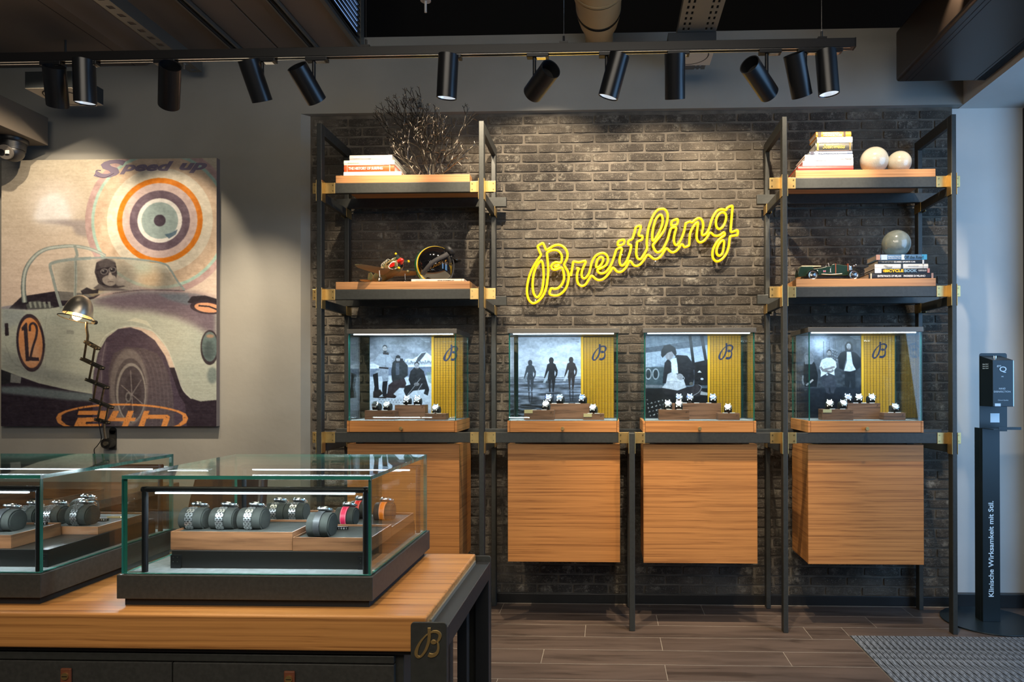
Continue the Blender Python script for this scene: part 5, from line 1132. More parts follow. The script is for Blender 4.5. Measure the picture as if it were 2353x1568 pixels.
# far side, cockpit, windscreen contents
I.poly([(3,704),(40,698),(60,692),(120,700),(250,690),(260,720),(3,720)], (150,144,158), 1, 1)
I.poly([(20,708),(50,680),(130,668),(175,672),(232,676),(205,694),(150,708),(60,710)], (42,36,46), 1, .8); I.poly([(190,668),(215,664),(240,668),(215,682)], (200,160,90), .6, 2)
I.poly([(120,604),(165,598),(240,594),(320,599),(378,610),(398,640),(420,668),(330,667),(250,672),(180,690),(140,690),(130,650)], (170,174,164), .55, .6)
for cx_, cy_, rx_, ry_ in ((170,635,28,36),(285,640,24,34),(375,645,20,26)): I.ell(cx_, cy_, rx_, ry_, (110,108,100), .5, 9)
I.ell(345, 640, 26, 26, (222,190,150), .6, 10); I.ell(330, 618, 22, 14, (190,206,190), .6, 8)
I.poly([(218,625),(222,603),(245,594),(266,604),(270,628),(266,650),(290,658),(272,662),(240,661),(226,650)], (62,56,60), 1, 1.2); I.ell(246, 606, 20, 12, (92,86,88), .8, 2)
I.poly([(236,640),(244,634),(256,632),(266,636),(267,650),(258,657),(246,655),(238,649)], (150,142,136), 1, 1.2, True)
I.stroke([(222,622),(240,617),(268,614)], 4, (44,38,44), 1, .6)
for gx, gy in ((240,624),(259,620)): I.ell(gx, gy, 9, 7, (120,114,114), 1, .6, -.15); I.ell(gx, gy, 6.6, 5, (48,44,50), 1, .5, -.15); I.ell(gx-2, gy-1.6, 2.2, 1.4, (170,166,164), .9, .4)
I.poly([(251,626),(256,626),(261,640),(254,643),(249,639)], (176,166,158), .9, .8); I.stroke([(248,648),(255,647),(262,648)], 1.4, (86,76,78), 1, .4); I.stroke([(224,630),(230,645),(242,656)], 2.4, (40,36,42), .9, .5)
I.ell(277, 648, 12, 10, (140,134,130), .9, 1.5); I.ell(280, 645, 7, 6, (168,162,156), .7, 2); I.poly([(228,652),(250,660),(272,662),(300,668),(230,668),(215,662)], (86,80,82), .8, 1.2)
I.poly([(186,668),(200,660),(214,666),(228,664),(226,674),(190,676)], (40,36,44), .9, 1)
# ground and exhaust
I.poly([(3,845),(503,845),(503,985),(3,985)], (46,38,50)); I.a += ((I.noise(7, 34)-.5)*10*(I.Y > 850))[..., None]
I.poly([(3,850),(30,856),(26,880),(3,884)], (34,34,40)); I.poly([(26,858),(50,864),(48,880),(24,878)], (150,158,156), .8, .5)
I.poly([(3,888),(70,888),(150,898),(255,908),(255,924),(150,918),(60,908),(3,902)], (112,128,134), .9, 2.5)
# body
body = [(3,708),(70,712),(128,706),(150,702),(200,690),(262,676),(330,668),(400,671),(450,676),(503,690),(503,918),(460,922),(436,914),(420,895),(405,850),(384,800),(352,762),(318,752),(285,752),(254,768),(232,800),(218,850),(214,905),(160,896),(90,880),(40,862),(3,848)]
I.poly(body, (178,186,176), 1, .5)
for q in range(30):
    x = 20+(q*97 % 470); y_ = 715+(q*53 % 150)
    if not (225 < x < 420 and y_ > 760): I.ell(x, y_, 30, 12, (188,196,186) if q % 2 else (164,176,168), .35, 9, .2)
I.poly([(3,845),(90,872),(214,898),(214,868),(120,850),(3,800)], (128,136,136), .55, 7)
I.poly([(3,708),(60,712),(50,740),(3,760)], (140,152,160), .6, 6)
I.poly([(200,694),(262,674),(330,667),(400,670),(450,675),(503,690),(503,790),(480,768),(440,745),(400,728),(340,714),(280,712)], (104,90,106), .9, 8)
I.poly([(362,676),(430,676),(440,690),(432,702),(390,690)], (104,116,128), .8, 3); I.poly([(430,696),(440,682),(470,680),(503,690),(503,704),(450,700)], (44,38,46), 1, .8)
I.ell(474, 708, 38, 14.5, (56,46,56), 1, .5, .12); I.ell(476, 708, 30, 11, (214,156,120), 1, .4, .12); I.stroke([(456,704),(480,706),(500,714)], 3.5, (50,42,48), smooth=False)
I.poly([(288,738),(312,731),(338,738),(351,755),(330,744),(305,738)], (208,212,196), .9, .8)
I.stroke([(225,800),(245,770),(285,751),(318,751),(352,762),(384,800),(404,850),(420,895),(440,916)], 2.2, (206,212,202), .9, .5)
# wheel arch and wheel
I.poly([(214,905),(216,860),(226,812),(246,776),(272,756),(300,752),(325,760),(356,782),(380,818),(398,868),(412,908),(425,928),(430,985),(214,985)], (74,64,80), 1, .8)
I.poly([(214,905),(217,850),(232,806),(248,784),(240,830),(236,880),(246,950),(214,925)], (96,86,100), .9, 2); I.stroke([(244,785),(236,830),(234,880)], 1, (150,146,150), .9, .4)
I.poly([(252,905),(250,850),(262,812),(290,797),(330,800),(362,812),(385,850),(398,905),(402,985),(252,985)], (84,76,84), 1, 1)
for q in range(6): I.stroke([(320+q*13, 806+q*4), (345+q*9, 860), (352+q*9, 930), (350+q*9, 985)], 2.2, (112,106,112), .35, 1.2)
I.ell(297, 890, 44, 88, (118,112,114), 1, 3); I.ell(300, 895, 36, 72, (88,82,86), 1, 1); I.ell(302, 902, 34, 68, (150,148,146), .9, .5); I.ell(303, 904, 30.5, 63, (78,72,78), 1, .8); I.ell(306, 905, 20, 44, (64,58,64), 1, 2)
for q in range(6): A_ = q*PI/3+.4; I.stroke([(304, 906), (304+27*math.cos(A_), 906+56*math.sin(A_))], 2, (140,136,138), .75, .5, False)
I.ell(296, 912, 7, 12, (120,118,120), .9, 1); I.ell(296, 912, 4, 8, (60,56,60), 1, .6)
# headlamp, vents, seams
I.ell(481, 799, 21, 40, (54,48,56), 1, .6); I.ell(481, 797, 17.5, 34, (96,116,118), 1, 1); I.ell(479, 806, 12, 22, (64,78,82), .7, 4); I.ell(482, 773, 9, 4, (190,140,110), .7, 2)
I.ell(487, 863, 12, 19, (112,128,128), .85, 3); I.stroke([(108,720),(104,760),(106,830),(100,870)], .8, (140,146,140), .8, .3); I.stroke([(12,790),(30,830),(60,850)], .7, (120,126,120), .8, .3)
I.poly([(11,742),(19,741),(21,770),(12,771)], (44,36,44), 1, .4); I.poly([(154,757),(171,759),(171,768),(154,766)], (150,156,150), .9, .4)
I.poly([(60,700),(70,692),(90,690),(125,704),(118,708),(64,710)], (84,88,88), 1, .6); 
for q in range(5): I.poly([(66+q*11, 693),(72+q*11, 692),(74+q*11, 706),(70+q*11, 707)], (150,158,152), .9, .4)
# number roundel
I.ell(71, 787, 33, 67, (54,44,54), 1, .5, -.07); I.ell(71, 787, 27.5, 58, (216,152,104), 1, .5, -.07); I.ell(74, 815, 20, 26, (222,178,146), .7, 8); I.ell(76, 745, 14, 12, (222,134,60), .6, 6)
dk = (58,48,56); I.poly([(50,752),(60,740),(63,741),(68,829),(60,829),(55,757),(51,760)], dk, 1, .3)
I.stroke([(69,760),(70,746),(78,742),(85,752),(84,772),(76,798),(71,820)], 5.4, dk, 1, .3); I.poly([(67,819),(90,821),(91,829),(66,828)], dk, 1, .3)
# roll bar and windscreen frame
for w_, c_ in ((12, (100,112,114)), (7, (158,170,166)), (2.5, (196,204,198))): I.stroke([(57,694),(54,655),(60,617),(80,588),(105,572),(140,566),(172,565),(205,571),(228,580),(243,588)], w_ if w_ < 12 else (12,4), c_, 1, .5)
I.stroke([(172,563),(178,585),(174,596),(175,640),(172,690)], 6.5, (150,160,156), 1, .5); I.stroke([(175,600),(174,690)], 1.2, (96,104,104), 1, .3, False)
I.stroke([(142,708),(130,668),(122,636),(116,612),(122,603),(160,596),(210,593)], 7, (146,158,156), 1, .5); I.stroke([(160,596),(240,592),(320,597),(376,607),(392,622),(408,648),(424,668)], 4.6, (146,160,160), 1, .5); I.stroke([(260,674),(330,667),(424,669)], 1.6, (70,62,72), .9, .4)
# race emblem
def arc(cx_, cy_, rx_, ry_, a0_, a1_, w_, c_): I.stroke([(cx_+rx_*math.cos(t), cy_+ry_*math.sin(t)) for t in np.linspace(a0_, a1_, 60)], w_, c_, 1, .2, False)
OR = (222,148,82)
I.stroke([(281+149*math.cos(t), 962+33*math.sin(t)) for t in np.linspace(PI, 2*PI, 70)], 4.2, OR, 1, .2, False)
for s_ in (-1, 1): I.poly([(281+s_*150.5,962),(281+s_*146,950),(281+s_*128,942),(281+s_*124,945),(281+s_*138,953),(281+s_*139,965),(281+s_*128,975),(281+s_*112,981),(281+s_*130,981),(281+s_*147,971)], OR, 1, .2)
I.poly([(183,944),(246,944),(249,948),(240,968),(200,969),(198,974),(236,974),(233,981),(171,981),(181,960),(226,959),(229,953),(180,953)], OR); I.poly([(262,944),(276,944),(268,960),(290,960),(296,944),(309,944),(303,960),(314,960),(311,968),(300,968),(295,981),(281,981),(286,968),(248,968)], OR)
I.poly([(332,944),(345,944),(341,953),(388,953),(392,959),(384,981),(371,981),(377,962),(338,962),(332,981),(319,981)], OR)
m_ = (I.noise(2.5, 41) > .88) & (I.Y > 925); I.blend(m_*.5, (46,38,50))
I.a += ((I.noise(40, 51, 2.2)-.5)*9+(I.noise(5, 52, 3)-.5)*14+(I.noise(1.6, 53, 1.6)-.5)*12)[..., None]
I.a = I.a*.86
I.build('print', px0, px1, pz0, pz1, 4.4303, attr_mat('canvas_print', .42), pt)
PUR = mat('violet_lettering', RGB(112,102,120), .6)
p = at(215, 409, Y=4.43); q = at(300, 370, Y=4.43); text('S', p.x, 4.4300, p.z, .215, .118, PUR, pt, shear=.3, bold=.035, depth=.0004)
p = at(275, 402, Y=4.43); text('peed', p.x, 4.4300, at(0, 404, Y=4.43).z, .36, .082, PUR, pt, shear=.35, bold=.045, depth=.0004)
p = at(412, 402, Y=4.43); text('up', p.x, 4.4300, at(0, 403, Y=4.43).z, .185, .066, PUR, pt, shear=.35, bold=.045, depth=.0004)
st_ = [at(u, v, Y=4.43) for u, v in cr([(262,398),(240,408),(222,402),(222,392),(232,392)], 4)]; obj('flourish', MB().tube([(a.x, 4.4299, a.z) for a in st_], .0032, 6), PUR, pt)

# ================================================================== SCISSOR LAMP
SHM = mat('brushed_nickel_shade', (.52,.48,.40,1), .34, .9, var=.15, vscale=(20,20,20)); LM = mat('aged_steel', (.34,.29,.20,1), .36, .85, var=.2, vscale=(30,30,30)); LMD = mat('dark_aged_steel', (.05,.048,.042,1), .42, .7)
L5 = lambda x, y, Y: at(120+x/4.125, 670+y/4.125, Y=Y)
la = thing('scissor_wall_lamp', 'industrial scissor-arm wall lamp with lit bulb in front of the car canvas', 'wall lamp', tuple(L5(575, 1400, YP)))
bp = L5(572, 1400, 4.46); top_, bot_ = L5(572, 1290, 4.46), L5(572, 1500, 4.46)
obj('wall_plate', MB().box(bp.x-.022, bp.x+.022, 4.458, 4.469, bot_.z, top_.z-.02).cyl((bp.x, 4.458, top_.z-.022), (bp.x, 4.469, top_.z-.022), .022, n=20), LMD, la)
h_ = L5(525, 1440, 4.42); obj('pivot_housing', MB().cyl((h_.x, 4.40, h_.z), (h_.x, 4.45, h_.z), .033, n=24).cyl((h_.x, 4.45, h_.z), (bp.x, 4.458, h_.z), .02, n=12), LMD, la, smooth=40)
obj('pivot_knob', MB().cyl((h_.x+.008, 4.385, h_.z), (h_.x+.008, 4.401, h_.z), .014, n=16), LM, la)
SC = [((325,480),(435,540)), ((290,640),(475,728)), ((335,835),(520,912)), ((375,1025),(565,1100)), ((420,1212),(530,1245))]
Yl = [4.02, 4.11, 4.20, 4.29, 4.37]
for (a, b_), Y in zip(SC, Yl):
    A, B = L5(*a, Y), L5(*b_, Y); d_ = (B-A).normalized(); ln2 = (B-A).length
    ang = math.atan2(d_.z, d_.x); m0 = MB()
    T_ = Matrix.Translation((A+B)/2) @ Matrix.Rotation(-ang, 4, 'Y')
    m0.box(-ln2/2-.006, ln2/2+.006, -.014, -.011, -.009, .009, T=T_).box(-ln2/2-.006, ln2/2+.006, .011, .014, -.009, .009, T=T_).box(-ln2/2-.006, ln2/2+.006, -.014, .014, -.0095, -.0085, T=T_)
    ar = obj('scissor_plate', m0, LMD, la)
    for f_ in (-.5, 0, .5): p = T_ @ Vector((ln2*f_, 0, 0)); obj('rivet', MB().cyl((p.x, p.y-.017, p.z), (p.x, p.y+.017, p.z), .005, n=8), LM, ar)
def rod(a, Ya, b_, Yb, r=.0062): obj('rod', MB().cyl(L5(*a, Ya), L5(*b_, Yb), r, n=10), LM, la, smooth=40)
rod((325,480), 4.02, (300,640), 4.11); rod((405,535), 4.02, (378,690), 4.11); rod((380,690), 4.11, (350,835), 4.20); rod((445,735), 4.11, (415,880), 4.20)
rod((415,880), 4.20, (390,1025), 4.29); rod((490,920), 4.20, (460,1060), 4.29); rod((460,1070), 4.29, (430,1212), 4.37); rod((530,1100), 4.29, (505,1240), 4.37)
obj('base_tube', MB().tube([L5(495, 1245, 4.37), L5(495, 1320, 4.385), L5(508, 1395, 4.40)], .0075, 10), LM, la, smooth=60)
obj('neck', MB().tube([L5(330, 490, 4.02), L5(338, 420, 4.0), L5(325, 340, 3.97), L5(328, 290, 3.96)], .0072, 10), LM, la, smooth=60)
hd = L5(238, 225, 3.94); Tl = Matrix.Translation(hd) @ Matrix.Rotation(.13, 4, 'Y') @ Matrix.Rotation(-.21, 4, 'X')
def lp(b): b.v = [tuple(Tl @ Vector(v)) for v in b.v]; return b
sr = .0735
prof = [(sr*math.cos(a), .0+.122*math.sin(a)) for a in np.linspace(0, PI/2*.97, 14)]
obj('shade', lp(MB().lathe(prof+[(.006,.126),(.0001,.126)]+[((sr-.002)*math.cos(a), .0+.119*math.sin(a)) for a in np.linspace(PI/2*.97, 0, 14)][1:]+[(sr,0)], n=40)), SHM, la, smooth=60)
obj('shade_ring', lp(MB().tube([(.090*math.cos(a), .090*math.sin(a), -.022) for a in np.linspace(0, 2*PI, 41)[:-1]], .0028, 8, True)), LMD, la, smooth=60)
for A_ in (.5, 2.6, 4.7): obj('ring_stay', lp(MB().cyl((.0735*math.cos(A_), .0735*math.sin(A_), .004), (.090*math.cos(A_), .090*math.sin(A_), -.022), .002, n=6)), LMD, la)
obj('socket', lp(MB().cyl((0,0,.02), (0,0,.08), .018, n=16)), BRASS, la)
obj('bulb', lp(MB().sphere((0, 0, -.004), .024, 20, 14, (1,1,1.15))), mat('warm_bulb', (1,.7,.35,1), .3, emit=(1,.62,.22,1), es=8), la, smooth=60)
kn = L5(395, 292, 3.96); obj('switch_knob', MB().cyl((kn.x, 3.955, kn.z), (kn.x, 3.975, kn.z), .0125, n=16), LMD, la)
obj('cord', MB().tube([tuple(L5(x, y, Y)) for x, y, Y in cr([(440,1235,4.36),(455,1320,4.37),(465,1400,4.39),(430,1460,4.42),(398,1500,4.45),(405,1560,4.46)], 5)], .0028, 6), BLACK, la)
light('POINT', 'bulb_light', tuple(Tl @ Vector((0, 0, -.035))), 2.2, (1, .6, .25), shadow_soft_size=.02)

# ================================================================== COUNTER
CT = .82
cnt = thing('display_counter', 'long teak and dark steel shop counter carrying two glass watch cases', 'counter', (-1.4, 2.1, 0))
obj('top', MB().box(-3.4, -.464, 1.772, 2.44, CT-.092, CT), COUNTER_W, cnt, bevel=.006, seg=3)
obj('top_joint', MB().box(-3.39, -.474, 1.79, 2.43, CT-.105, CT-.0925), BLACK, cnt)
obj('carcass', MB().box(-3.38, -.535, 1.815, 2.40, .12, CT-.106), STEEL_D, cnt, bevel=.002)
for x0, x1 in ((-2.17, -1.1465), (-1.1435, -.556)):
    df = obj('drawer', MB().box(x0, x1, 1.797, 1.8145, .30, at(300, 1522, Y=1.797).z), mat('drawer_front_grey', (.040,.040,.036,1), .5, .1, var=.15, vscale=(90,90,90), bump=.06, bscale=500), cnt, bevel=.002)
    xs2 = [at(150, 1545, Y=1.79).x] if x0 < -2 else [at(664, 1545, Y=1.79).x]
    for xk in xs2:
        zt_ = at(150, 1537, Y=1.79).z; lt = obj('leather_pull', MB().box(xk-.0145, xk+.0145, 1.790, 1.7965, zt_-.09, zt_), mat('brown_pull_leather', (.16,.05,.022,1), .5), df, bevel=.003)
        obj('pull_screw', MB().cyl((xk, 1.7865, zt_-.020), (xk, 1.790, zt_-.020), .0095, n=18), BRASS, lt); 
        obj('screw_slot', MB().box(xk-.007, xk+.007, 1.7860, 1.7866, zt_-.021, zt_-.019), BLACK, lt)
obj('top_strip', MB().box(-3.38, -.556, 1.797, 1.8145, at(300, 1519, Y=1.797).z, CT-.112), STEEL_D, cnt, bevel=.002)
# right end frame with emblem plates at its corners
FB = mat('blue_black_steel', (.022,.024,.025,1), .45, .2)
def plate(x0, x1, y0, y1, zt_, name='corner_plate'):
    b = MB(); r = .010; n = 5; pf = [(x0, 0), (x1, 0)]+[(x1-r+r*math.cos(a), zt_-r+r*math.sin(a)) for a in np.linspace(0, PI/2, n)]+[(x0+r+r*math.cos(a), zt_-r+r*math.sin(a)) for a in np.linspace(PI/2, PI, n)]
    return obj(name, b.prism(pf, y0, y1), STEEL_D, cnt, bevel=.0012)
plate(-.502, -.409, 1.760, 1.766, .81); plate(-.500, -.412, 2.4485, 2.4545, .81)
obj('emblem', logo_mb(*(lambda a: (a.x, a.z))(at(983.5, 1478, Y=1.757)), .0775, 1.7565, 1.7598), BRASS, cnt, bevel=.0006)
for y0, y1 in ((1.768, 1.80), (2.41, 2.447)): obj('leg', MB().box(-.461, -.413, y0, y1, 0, .79), FB, cnt, bevel=.002)
obj('end_rail', MB().box(-.4615, -.413, 1.8005, 2.4095, .735, .79), FB, cnt, bevel=.002)
obj('end_strip', MB().box(-.4635, -.458, 1.801, 2.409, .7905, .803), mat('edge_trim_light', (.3,.28,.22,1), .4, .5), cnt)
obj('leg', MB().box(-.50, -.467, 2.30, 2.34, 0, CT-.106), FB, cnt, bevel=.002)
obj('leg', MB().box(-3.38, -3.34, 1.80, 1.84, 0, .12), FB, cnt)

# glass cases on the counter
TUBE = mat('gantry_black_tube', (.012,.012,.014,1), .35, .3)
def counter_case(dx, lab):
    x0, x1, y0, y1 = -1.319+dx, -.6235+dx, 1.83, 2.425; t = thing('counter_case', lab, 'display case', ((x0+x1)/2, y0, CT))
    obj('foot', MB().box(x0+.014, x1-.014, y0+.014, y1-.02, CT+.0003, .8405), MATTE, t)
    obj('base', MB().box(x0, x1, y0, y1, .8405, .9045), mat('case_base_grey', (.046,.046,.041,1), .48, .15, var=.15, vscale=(90,90,90), bump=.06, bscale=500), t, bevel=.0015)
    obj('felt_floor', MB().box(x0+.012, x1-.012, y0+.012, y1-.012, .9045, .906), FELT_L, t)
    g = .0095; a, b_, c_, d_ = x0+.008, x1-.008, y0+.008, y1-.008; zt_ = 1.1705; z0 = .9062
    pane(a, b_, c_, c_+g, z0, zt_-g, 'front_glass', t); pane(a, b_, d_-g, d_, z0, zt_-g, 'rear_glass', t)
    pane(a, a+g, c_+g, d_-g, z0, zt_-g, 'side_glass', t); pane(b_-g, b_, c_+g, d_-g, z0, zt_-g, 'side_glass', t)
    pane(a, b_, c_, d_, zt_-g+.0004, zt_+.0004, 'top_glass', t)
    for yy in (1.857, 2.375):
        xa, xb, zz = x0+.060, x1-.0275, 1.131; b = MB()
        b.cyl((xa, yy, .9062), (xa, yy, zz+.0078), .008, n=14).cyl((xb, yy, .9062), (xb, yy, zz+.0078), .008, n=14).cyl((xa-.0078, yy, zz), (xb+.0078, yy, zz), .008, n=14)
        gt = obj('light_gantry', b, TUBE, t, smooth=40)
        obj('led_strip', MB().box(xa+.03, xb-.03, yy-.0035, yy+.0035, zz-.0115, zz-.0078), LED, gt)
        s_ = 1 if yy < 2 else -1
        light('AREA', 'case_light', ((xa+xb)/2, yy, zz-.014), 1.15, (.80, .90, 1.0), ((xa+xb)/2, yy+s_*.10, .9), shape='RECTANGLE', size=xb-xa-.08, size_y=.008)
    p0, p1 = x0+.108, x1-.035
    pl = solo('display_platform', MB().box(p0, p1, 1.897, 2.355, .9063, .955), mat('black_lacquer', (.012,.011,.010,1), .35), 'black platform inside the '+('right' if dx == 0 else 'left')+' glass case on the counter', 'platform', bevel=.001)
    for xx in (p0-.001, p1-.028):
        for yy in (1.894, 2.3555): c2_ = obj('corner_clip', MB().box(xx, xx+.029, yy, yy+.0025, .9065, .943), BLACK, pl); [obj('pin', MB().cyl((xx+.008+.012*q, yy-.001, z_), (xx+.008+.012*q, yy, z_), .0013, n=6), CHROME, c2_) for q in (0, 1) for z_ in (.925, .937)]
    return t, pl
counter_case(0, 'clear glass watch case at the right end of the counter')
counter_case(-.905, 'clear glass watch case at the left, cut by the picture edge')
def tray(x0, x1, y0, y1, z0, z1, lab):
    w_ = .0035; t = thing('watch_tray', lab, 'tray', ((x0+x1)/2, y0, z0))
    obj('rim', MB().box(x0, x1, y0, y0+w_, z0, z1).box(x0, x1, y1-w_, y1, z0, z1).box(x0, x0+w_, y0+w_, y1-w_, z0, z1).box(x1-w_, x1, y0+w_, y1-w_, z0, z1), WALNUT, t, bevel=.0006)
    obj('suede_inlay', MB().box(x0+w_, x1-w_, y0+w_, y1-w_, z0, z1-.006), FELT, t); return z1-.006
zp = .9553
zA = tray(-1.219, -.874, 1.905, 2.085, zp, 1.006, 'walnut tray holding the front row of steel watches, right glass case')
zB = tray(-.871, -.652, 1.900, 2.085, zp, .993, 'walnut tray under the anthracite strap watch, right glass case')
zC = tray(-1.219, -.874, 2.090, 2.33, zp, .990, 'walnut tray behind, holding two small steel watches, right glass case')
zD = tray(-.871, -.654, 2.090, 2.33, zp, .983, 'walnut tray behind with red and orange straps, right glass case')
R_, L_ = .0325, .068
def cw(u, v_, Y, z, strap, desc, R=R_, L=L_, rz=-.03, th=-.50, dial='white'):
    p = at(u, v_, Y=Y); add_watch((p.x, Y, z), rz, R, L, th, dial, strap, desc, 'cushion under '+desc)
cw(450, 1200, 1.985, zA+.0002, 'steel', 'steel watch, first in the front row, right glass case')
cw(519, 1200, 1.985, zA+.0002, 'steel', 'steel watch, second in the front row, right glass case')
cw(583, 1200, 1.985, zA+.0002, 'steel', 'steel watch, third in the front row, right glass case')
cw(638, 1190, 2.19, zC+.0002, 'steel', 'small steel watch, left of two in back row, right glass case', R=.030, L=.062)
cw(682, 1190, 2.19, zC+.0002, 'steel', 'small steel watch, right of two in back row, right glass case', R=.030, L=.062)
cw(740, 1200, 1.955, zB+.0002, 'rubber', 'large watch with anthracite strap, right glass case', R=.036, L=.062, rz=-.06)
cw(797, 1195, 2.085+.07, zD+.0002, 'pink', 'watch with raspberry leather strap, right glass case', R=.030, L=.058)
cw(826, 1180, 2.27, zD+.0002, 'red', 'watch with red leather strap behind the lamp post, right case', R=.030, L=.058)
cw(884, 1180, 2.245, zD+.0002, 'orange', 'watch with orange leather strap, right glass case', R=.030, L=.058)
dx = -.905
zE = tray(-1.219+dx, -.772+dx, 1.905, 2.085, zp, .993, 'walnut tray at the front of the left glass case')
zF = tray(-1.219+dx, -.66+dx, 2.090, 2.33, zp, .980, 'walnut tray at the back of the left glass case with a gold card')
p = at(20, 1195, Y=2.0)
cw(18, 1195, 2.0, zE+.0002, 'rubber', 'dark strap watch at the left picture edge, left glass case', R=.034, L=.062)
cw(70, 1190, 2.16, zF+.0002, 'steel', 'steel watch just left of the corner of the left case', R=.031, L=.062, rz=-.06)
cw(128, 1188, 2.17, zF+.0002, 'steel', 'steel watch in the middle of the left glass case', R=.031, L=.062, rz=-.06)
cw(190, 1190, 2.155, zF+.0002, 'steel', 'steel watch at the front right of the left case', R=.034, L=.066, rz=-.06)
cw(193, 1172, 2.285, zF+.0002, 'steel', 'steel watch at the back right of the left case', R=.032, L=.062, rz=-.06)
def letters_plate(u, v_, Y, z, lab):
    p = at(u, v_, Y=Y); t = solo('label_block', MB().box(p.x-.019, p.x+.019, Y, Y+.008, z+.0003, z+.009), BLACK, lab, 'label')
    text('0 1 0 8 1', p.x-.016, Y-.0003, z+.002, .032, .005, WHITE, t)
letters_plate(92, 1205, 2.075, zE, 'black label block with pale letters on the front tray of the left glass case')
letters_plate(233, 1197, 2.205, zF, 'black label block beside the right cushions, left glass case')
letters_plate(784, 1213, 2.03, zB, 'black label block beside the raspberry strap watch, right glass case')
p = at(276, 1182, Y=2.27); solo('gold_card', MB().box(p.x-.034, p.x+.012, 2.255, 2.275, zF+.0003, zF+.002).box(p.x-.034, p.x+.012, 2.255, 2.256, zF+.002, zF+.006), GOLDCARD, 'small gold name card on the back tray of the left glass case', 'card')
p = at(924, 1178, Y=2.35); solo('gold_card', MB().box(p.x-.012, p.x+.012, 2.335, 2.35, .9553, .9570), GOLDCARD, 'small gold card at the back right corner of the right glass case platform', 'card')

# ================================================================== DESK AND CHAIR BEHIND THE CASES
DW = wood('dark_desk_veneer', (.045,.024,.015,1), (.125,.068,.042,1), (1.2, 24, 24), .4)
dk_ = thing('desk', 'dark brown desk standing against the wall below the car canvas', 'desk', (-3.1, 3.6, 0))
obj('desk_top', MB().box(-3.75, -2.62, 3.15, 4.18, .775, .82), DW, dk_, bevel=.003)
for x in (-3.70, -2.70):
    for y in (3.20, 4.10): obj('leg', MB().box(x, x+.05, y, y+.05, 0, .775), STEEL_D, dk_)
obj('modesty_panel', MB().box(-3.65, -2.70, 4.12, 4.14, .3, .775), DW, dk_)
t = thing('presentation_tray', 'walnut presentation tray with dark lining on the desk behind the left case', 'tray', (-3.2, 3.3, .82))
a_, b_ = at(-60, 1180, Y=3.20).x, at(120, 1180, Y=3.20).x
obj('rim', MB().box(a_, b_, 3.18, 3.19, .8203, .875).box(a_, b_, 3.53, 3.54, .8203, .875).box(a_, a_+.01, 3.19, 3.53, .8203, .875).box(b_-.01, b_, 3.19, 3.53, .8203, .875), WALNUT, t, bevel=.001); obj('lining', MB().box(a_+.01, b_-.01, 3.19, 3.53, .8203, .826), FELT, t)
LE = mat('dark_brown_leather', (.085,.045,.030,1), .38, var=.15, vscale=(9,9,9), bump=.25, bscale=140)
ch_ = thing('leather_chair', 'brown leather desk chair with padded arms seen through the glass cases', 'chair', (-2.0, 3.0, 0))
bk = MB(); vs = []
xa, xb = -2.12, -1.70
for i in range(9):
    t_ = i/8; z_ = .50+.50*t_; y_ = 3.32+.16*t_; inset = .03*(t_**3)+.02*(1-t_)
    vs += [(xa+inset, y_, z_), (xb-inset-.02*t_, y_, z_), (xb-inset-.02*t_, y_+.07, z_), (xa+inset, y_+.07, z_)]
bk.add(vs, [(i*4+q, i*4+(q+1) % 4, i*4+4+(q+1) % 4, i*4+4+q) for i in range(8) for q in range(4)]+[(0,1,2,3),(32,33,34,35)]); obj('backrest', bk, LE, ch_, bevel=.02, seg=4, smooth=50)
obj('seat', MB().box(-2.15, -1.68, 2.85, 3.30, .40, .50), LE, ch_, bevel=.03, seg=4, smooth=50)
for x in (-2.22, -1.66):
    obj('armrest', MB().box(x, x+.06, 2.88, 3.32, .66, .70), LE, ch_, bevel=.015, seg=3, smooth=50); obj('arm_support', MB().box(x+.02, x+.04, 3.0, 3.05, .42, .66), CHROME, ch_); obj('arm_bracket', MB().box(min(x+.02, -2.15), max(x+.04, -2.14) if x < -2 else x+.04, 3.0, 3.05, .42, .45) if x < -2 else MB().box(-1.69, -1.62, 3.0, 3.05, .42, .45), CHROME, ch_)
obj('column', MB().cyl((-1.92, 3.07, .08), (-1.92, 3.07, .40), .03, n=16), CHROME, ch_)
for q in range(5): A_ = q*2*PI/5; obj('foot', MB().cyl((-1.92, 3.07, .09), (-1.92+.28*math.cos(A_), 3.07+.28*math.sin(A_), .05), .018, .012, n=10).cyl((-1.92+.28*math.cos(A_), 3.07+.28*math.sin(A_)-.01, .026), (-1.92+.28*math.cos(A_), 3.07+.28*math.sin(A_)+.01, .026), .0255, n=14), BLACK, ch_)

# ================================================================== HAND DISINFECTION STAND
TL = mat('petrol_black_metal', (.012,.020,.024,1), .35, .2); PT = mat('pale_blue_print', (.62,.78,.88,1), .5)
s0 = thing('dispenser_stand', 'tall dark hand disinfection dispenser stand on a round base by the right wall', 'dispenser', (2.26, 4.24, 0))
obj('base_disc', MB().cyl((2.27, 4.235, .0004), (2.27, 4.235, .008), .262, n=64), TL, s0, bevel=.002)
A, B = at(2258, 1200, Y=4.20), at(2298, 1200, Y=4.20); bz = at(2290, 984, Y=4.22).z
obj('column', MB().prism([(A.x-.001, 0)]*0+[(A.x, .0085), (B.x, .0085), (B.x, bz), (A.x, bz)], 4.20, 4.225).prism([(A.x-.002, .0085), (A.x+.004, .0085), (A.x+.004, bz), (A.x-.002, bz)], 4.225, 4.285), TL, s0, bevel=.001)
a, b_ = at(2250, 900, Y=4.23), at(2313, 900, Y=4.23); zt_ = at(2280, 812, Y=4.23).z
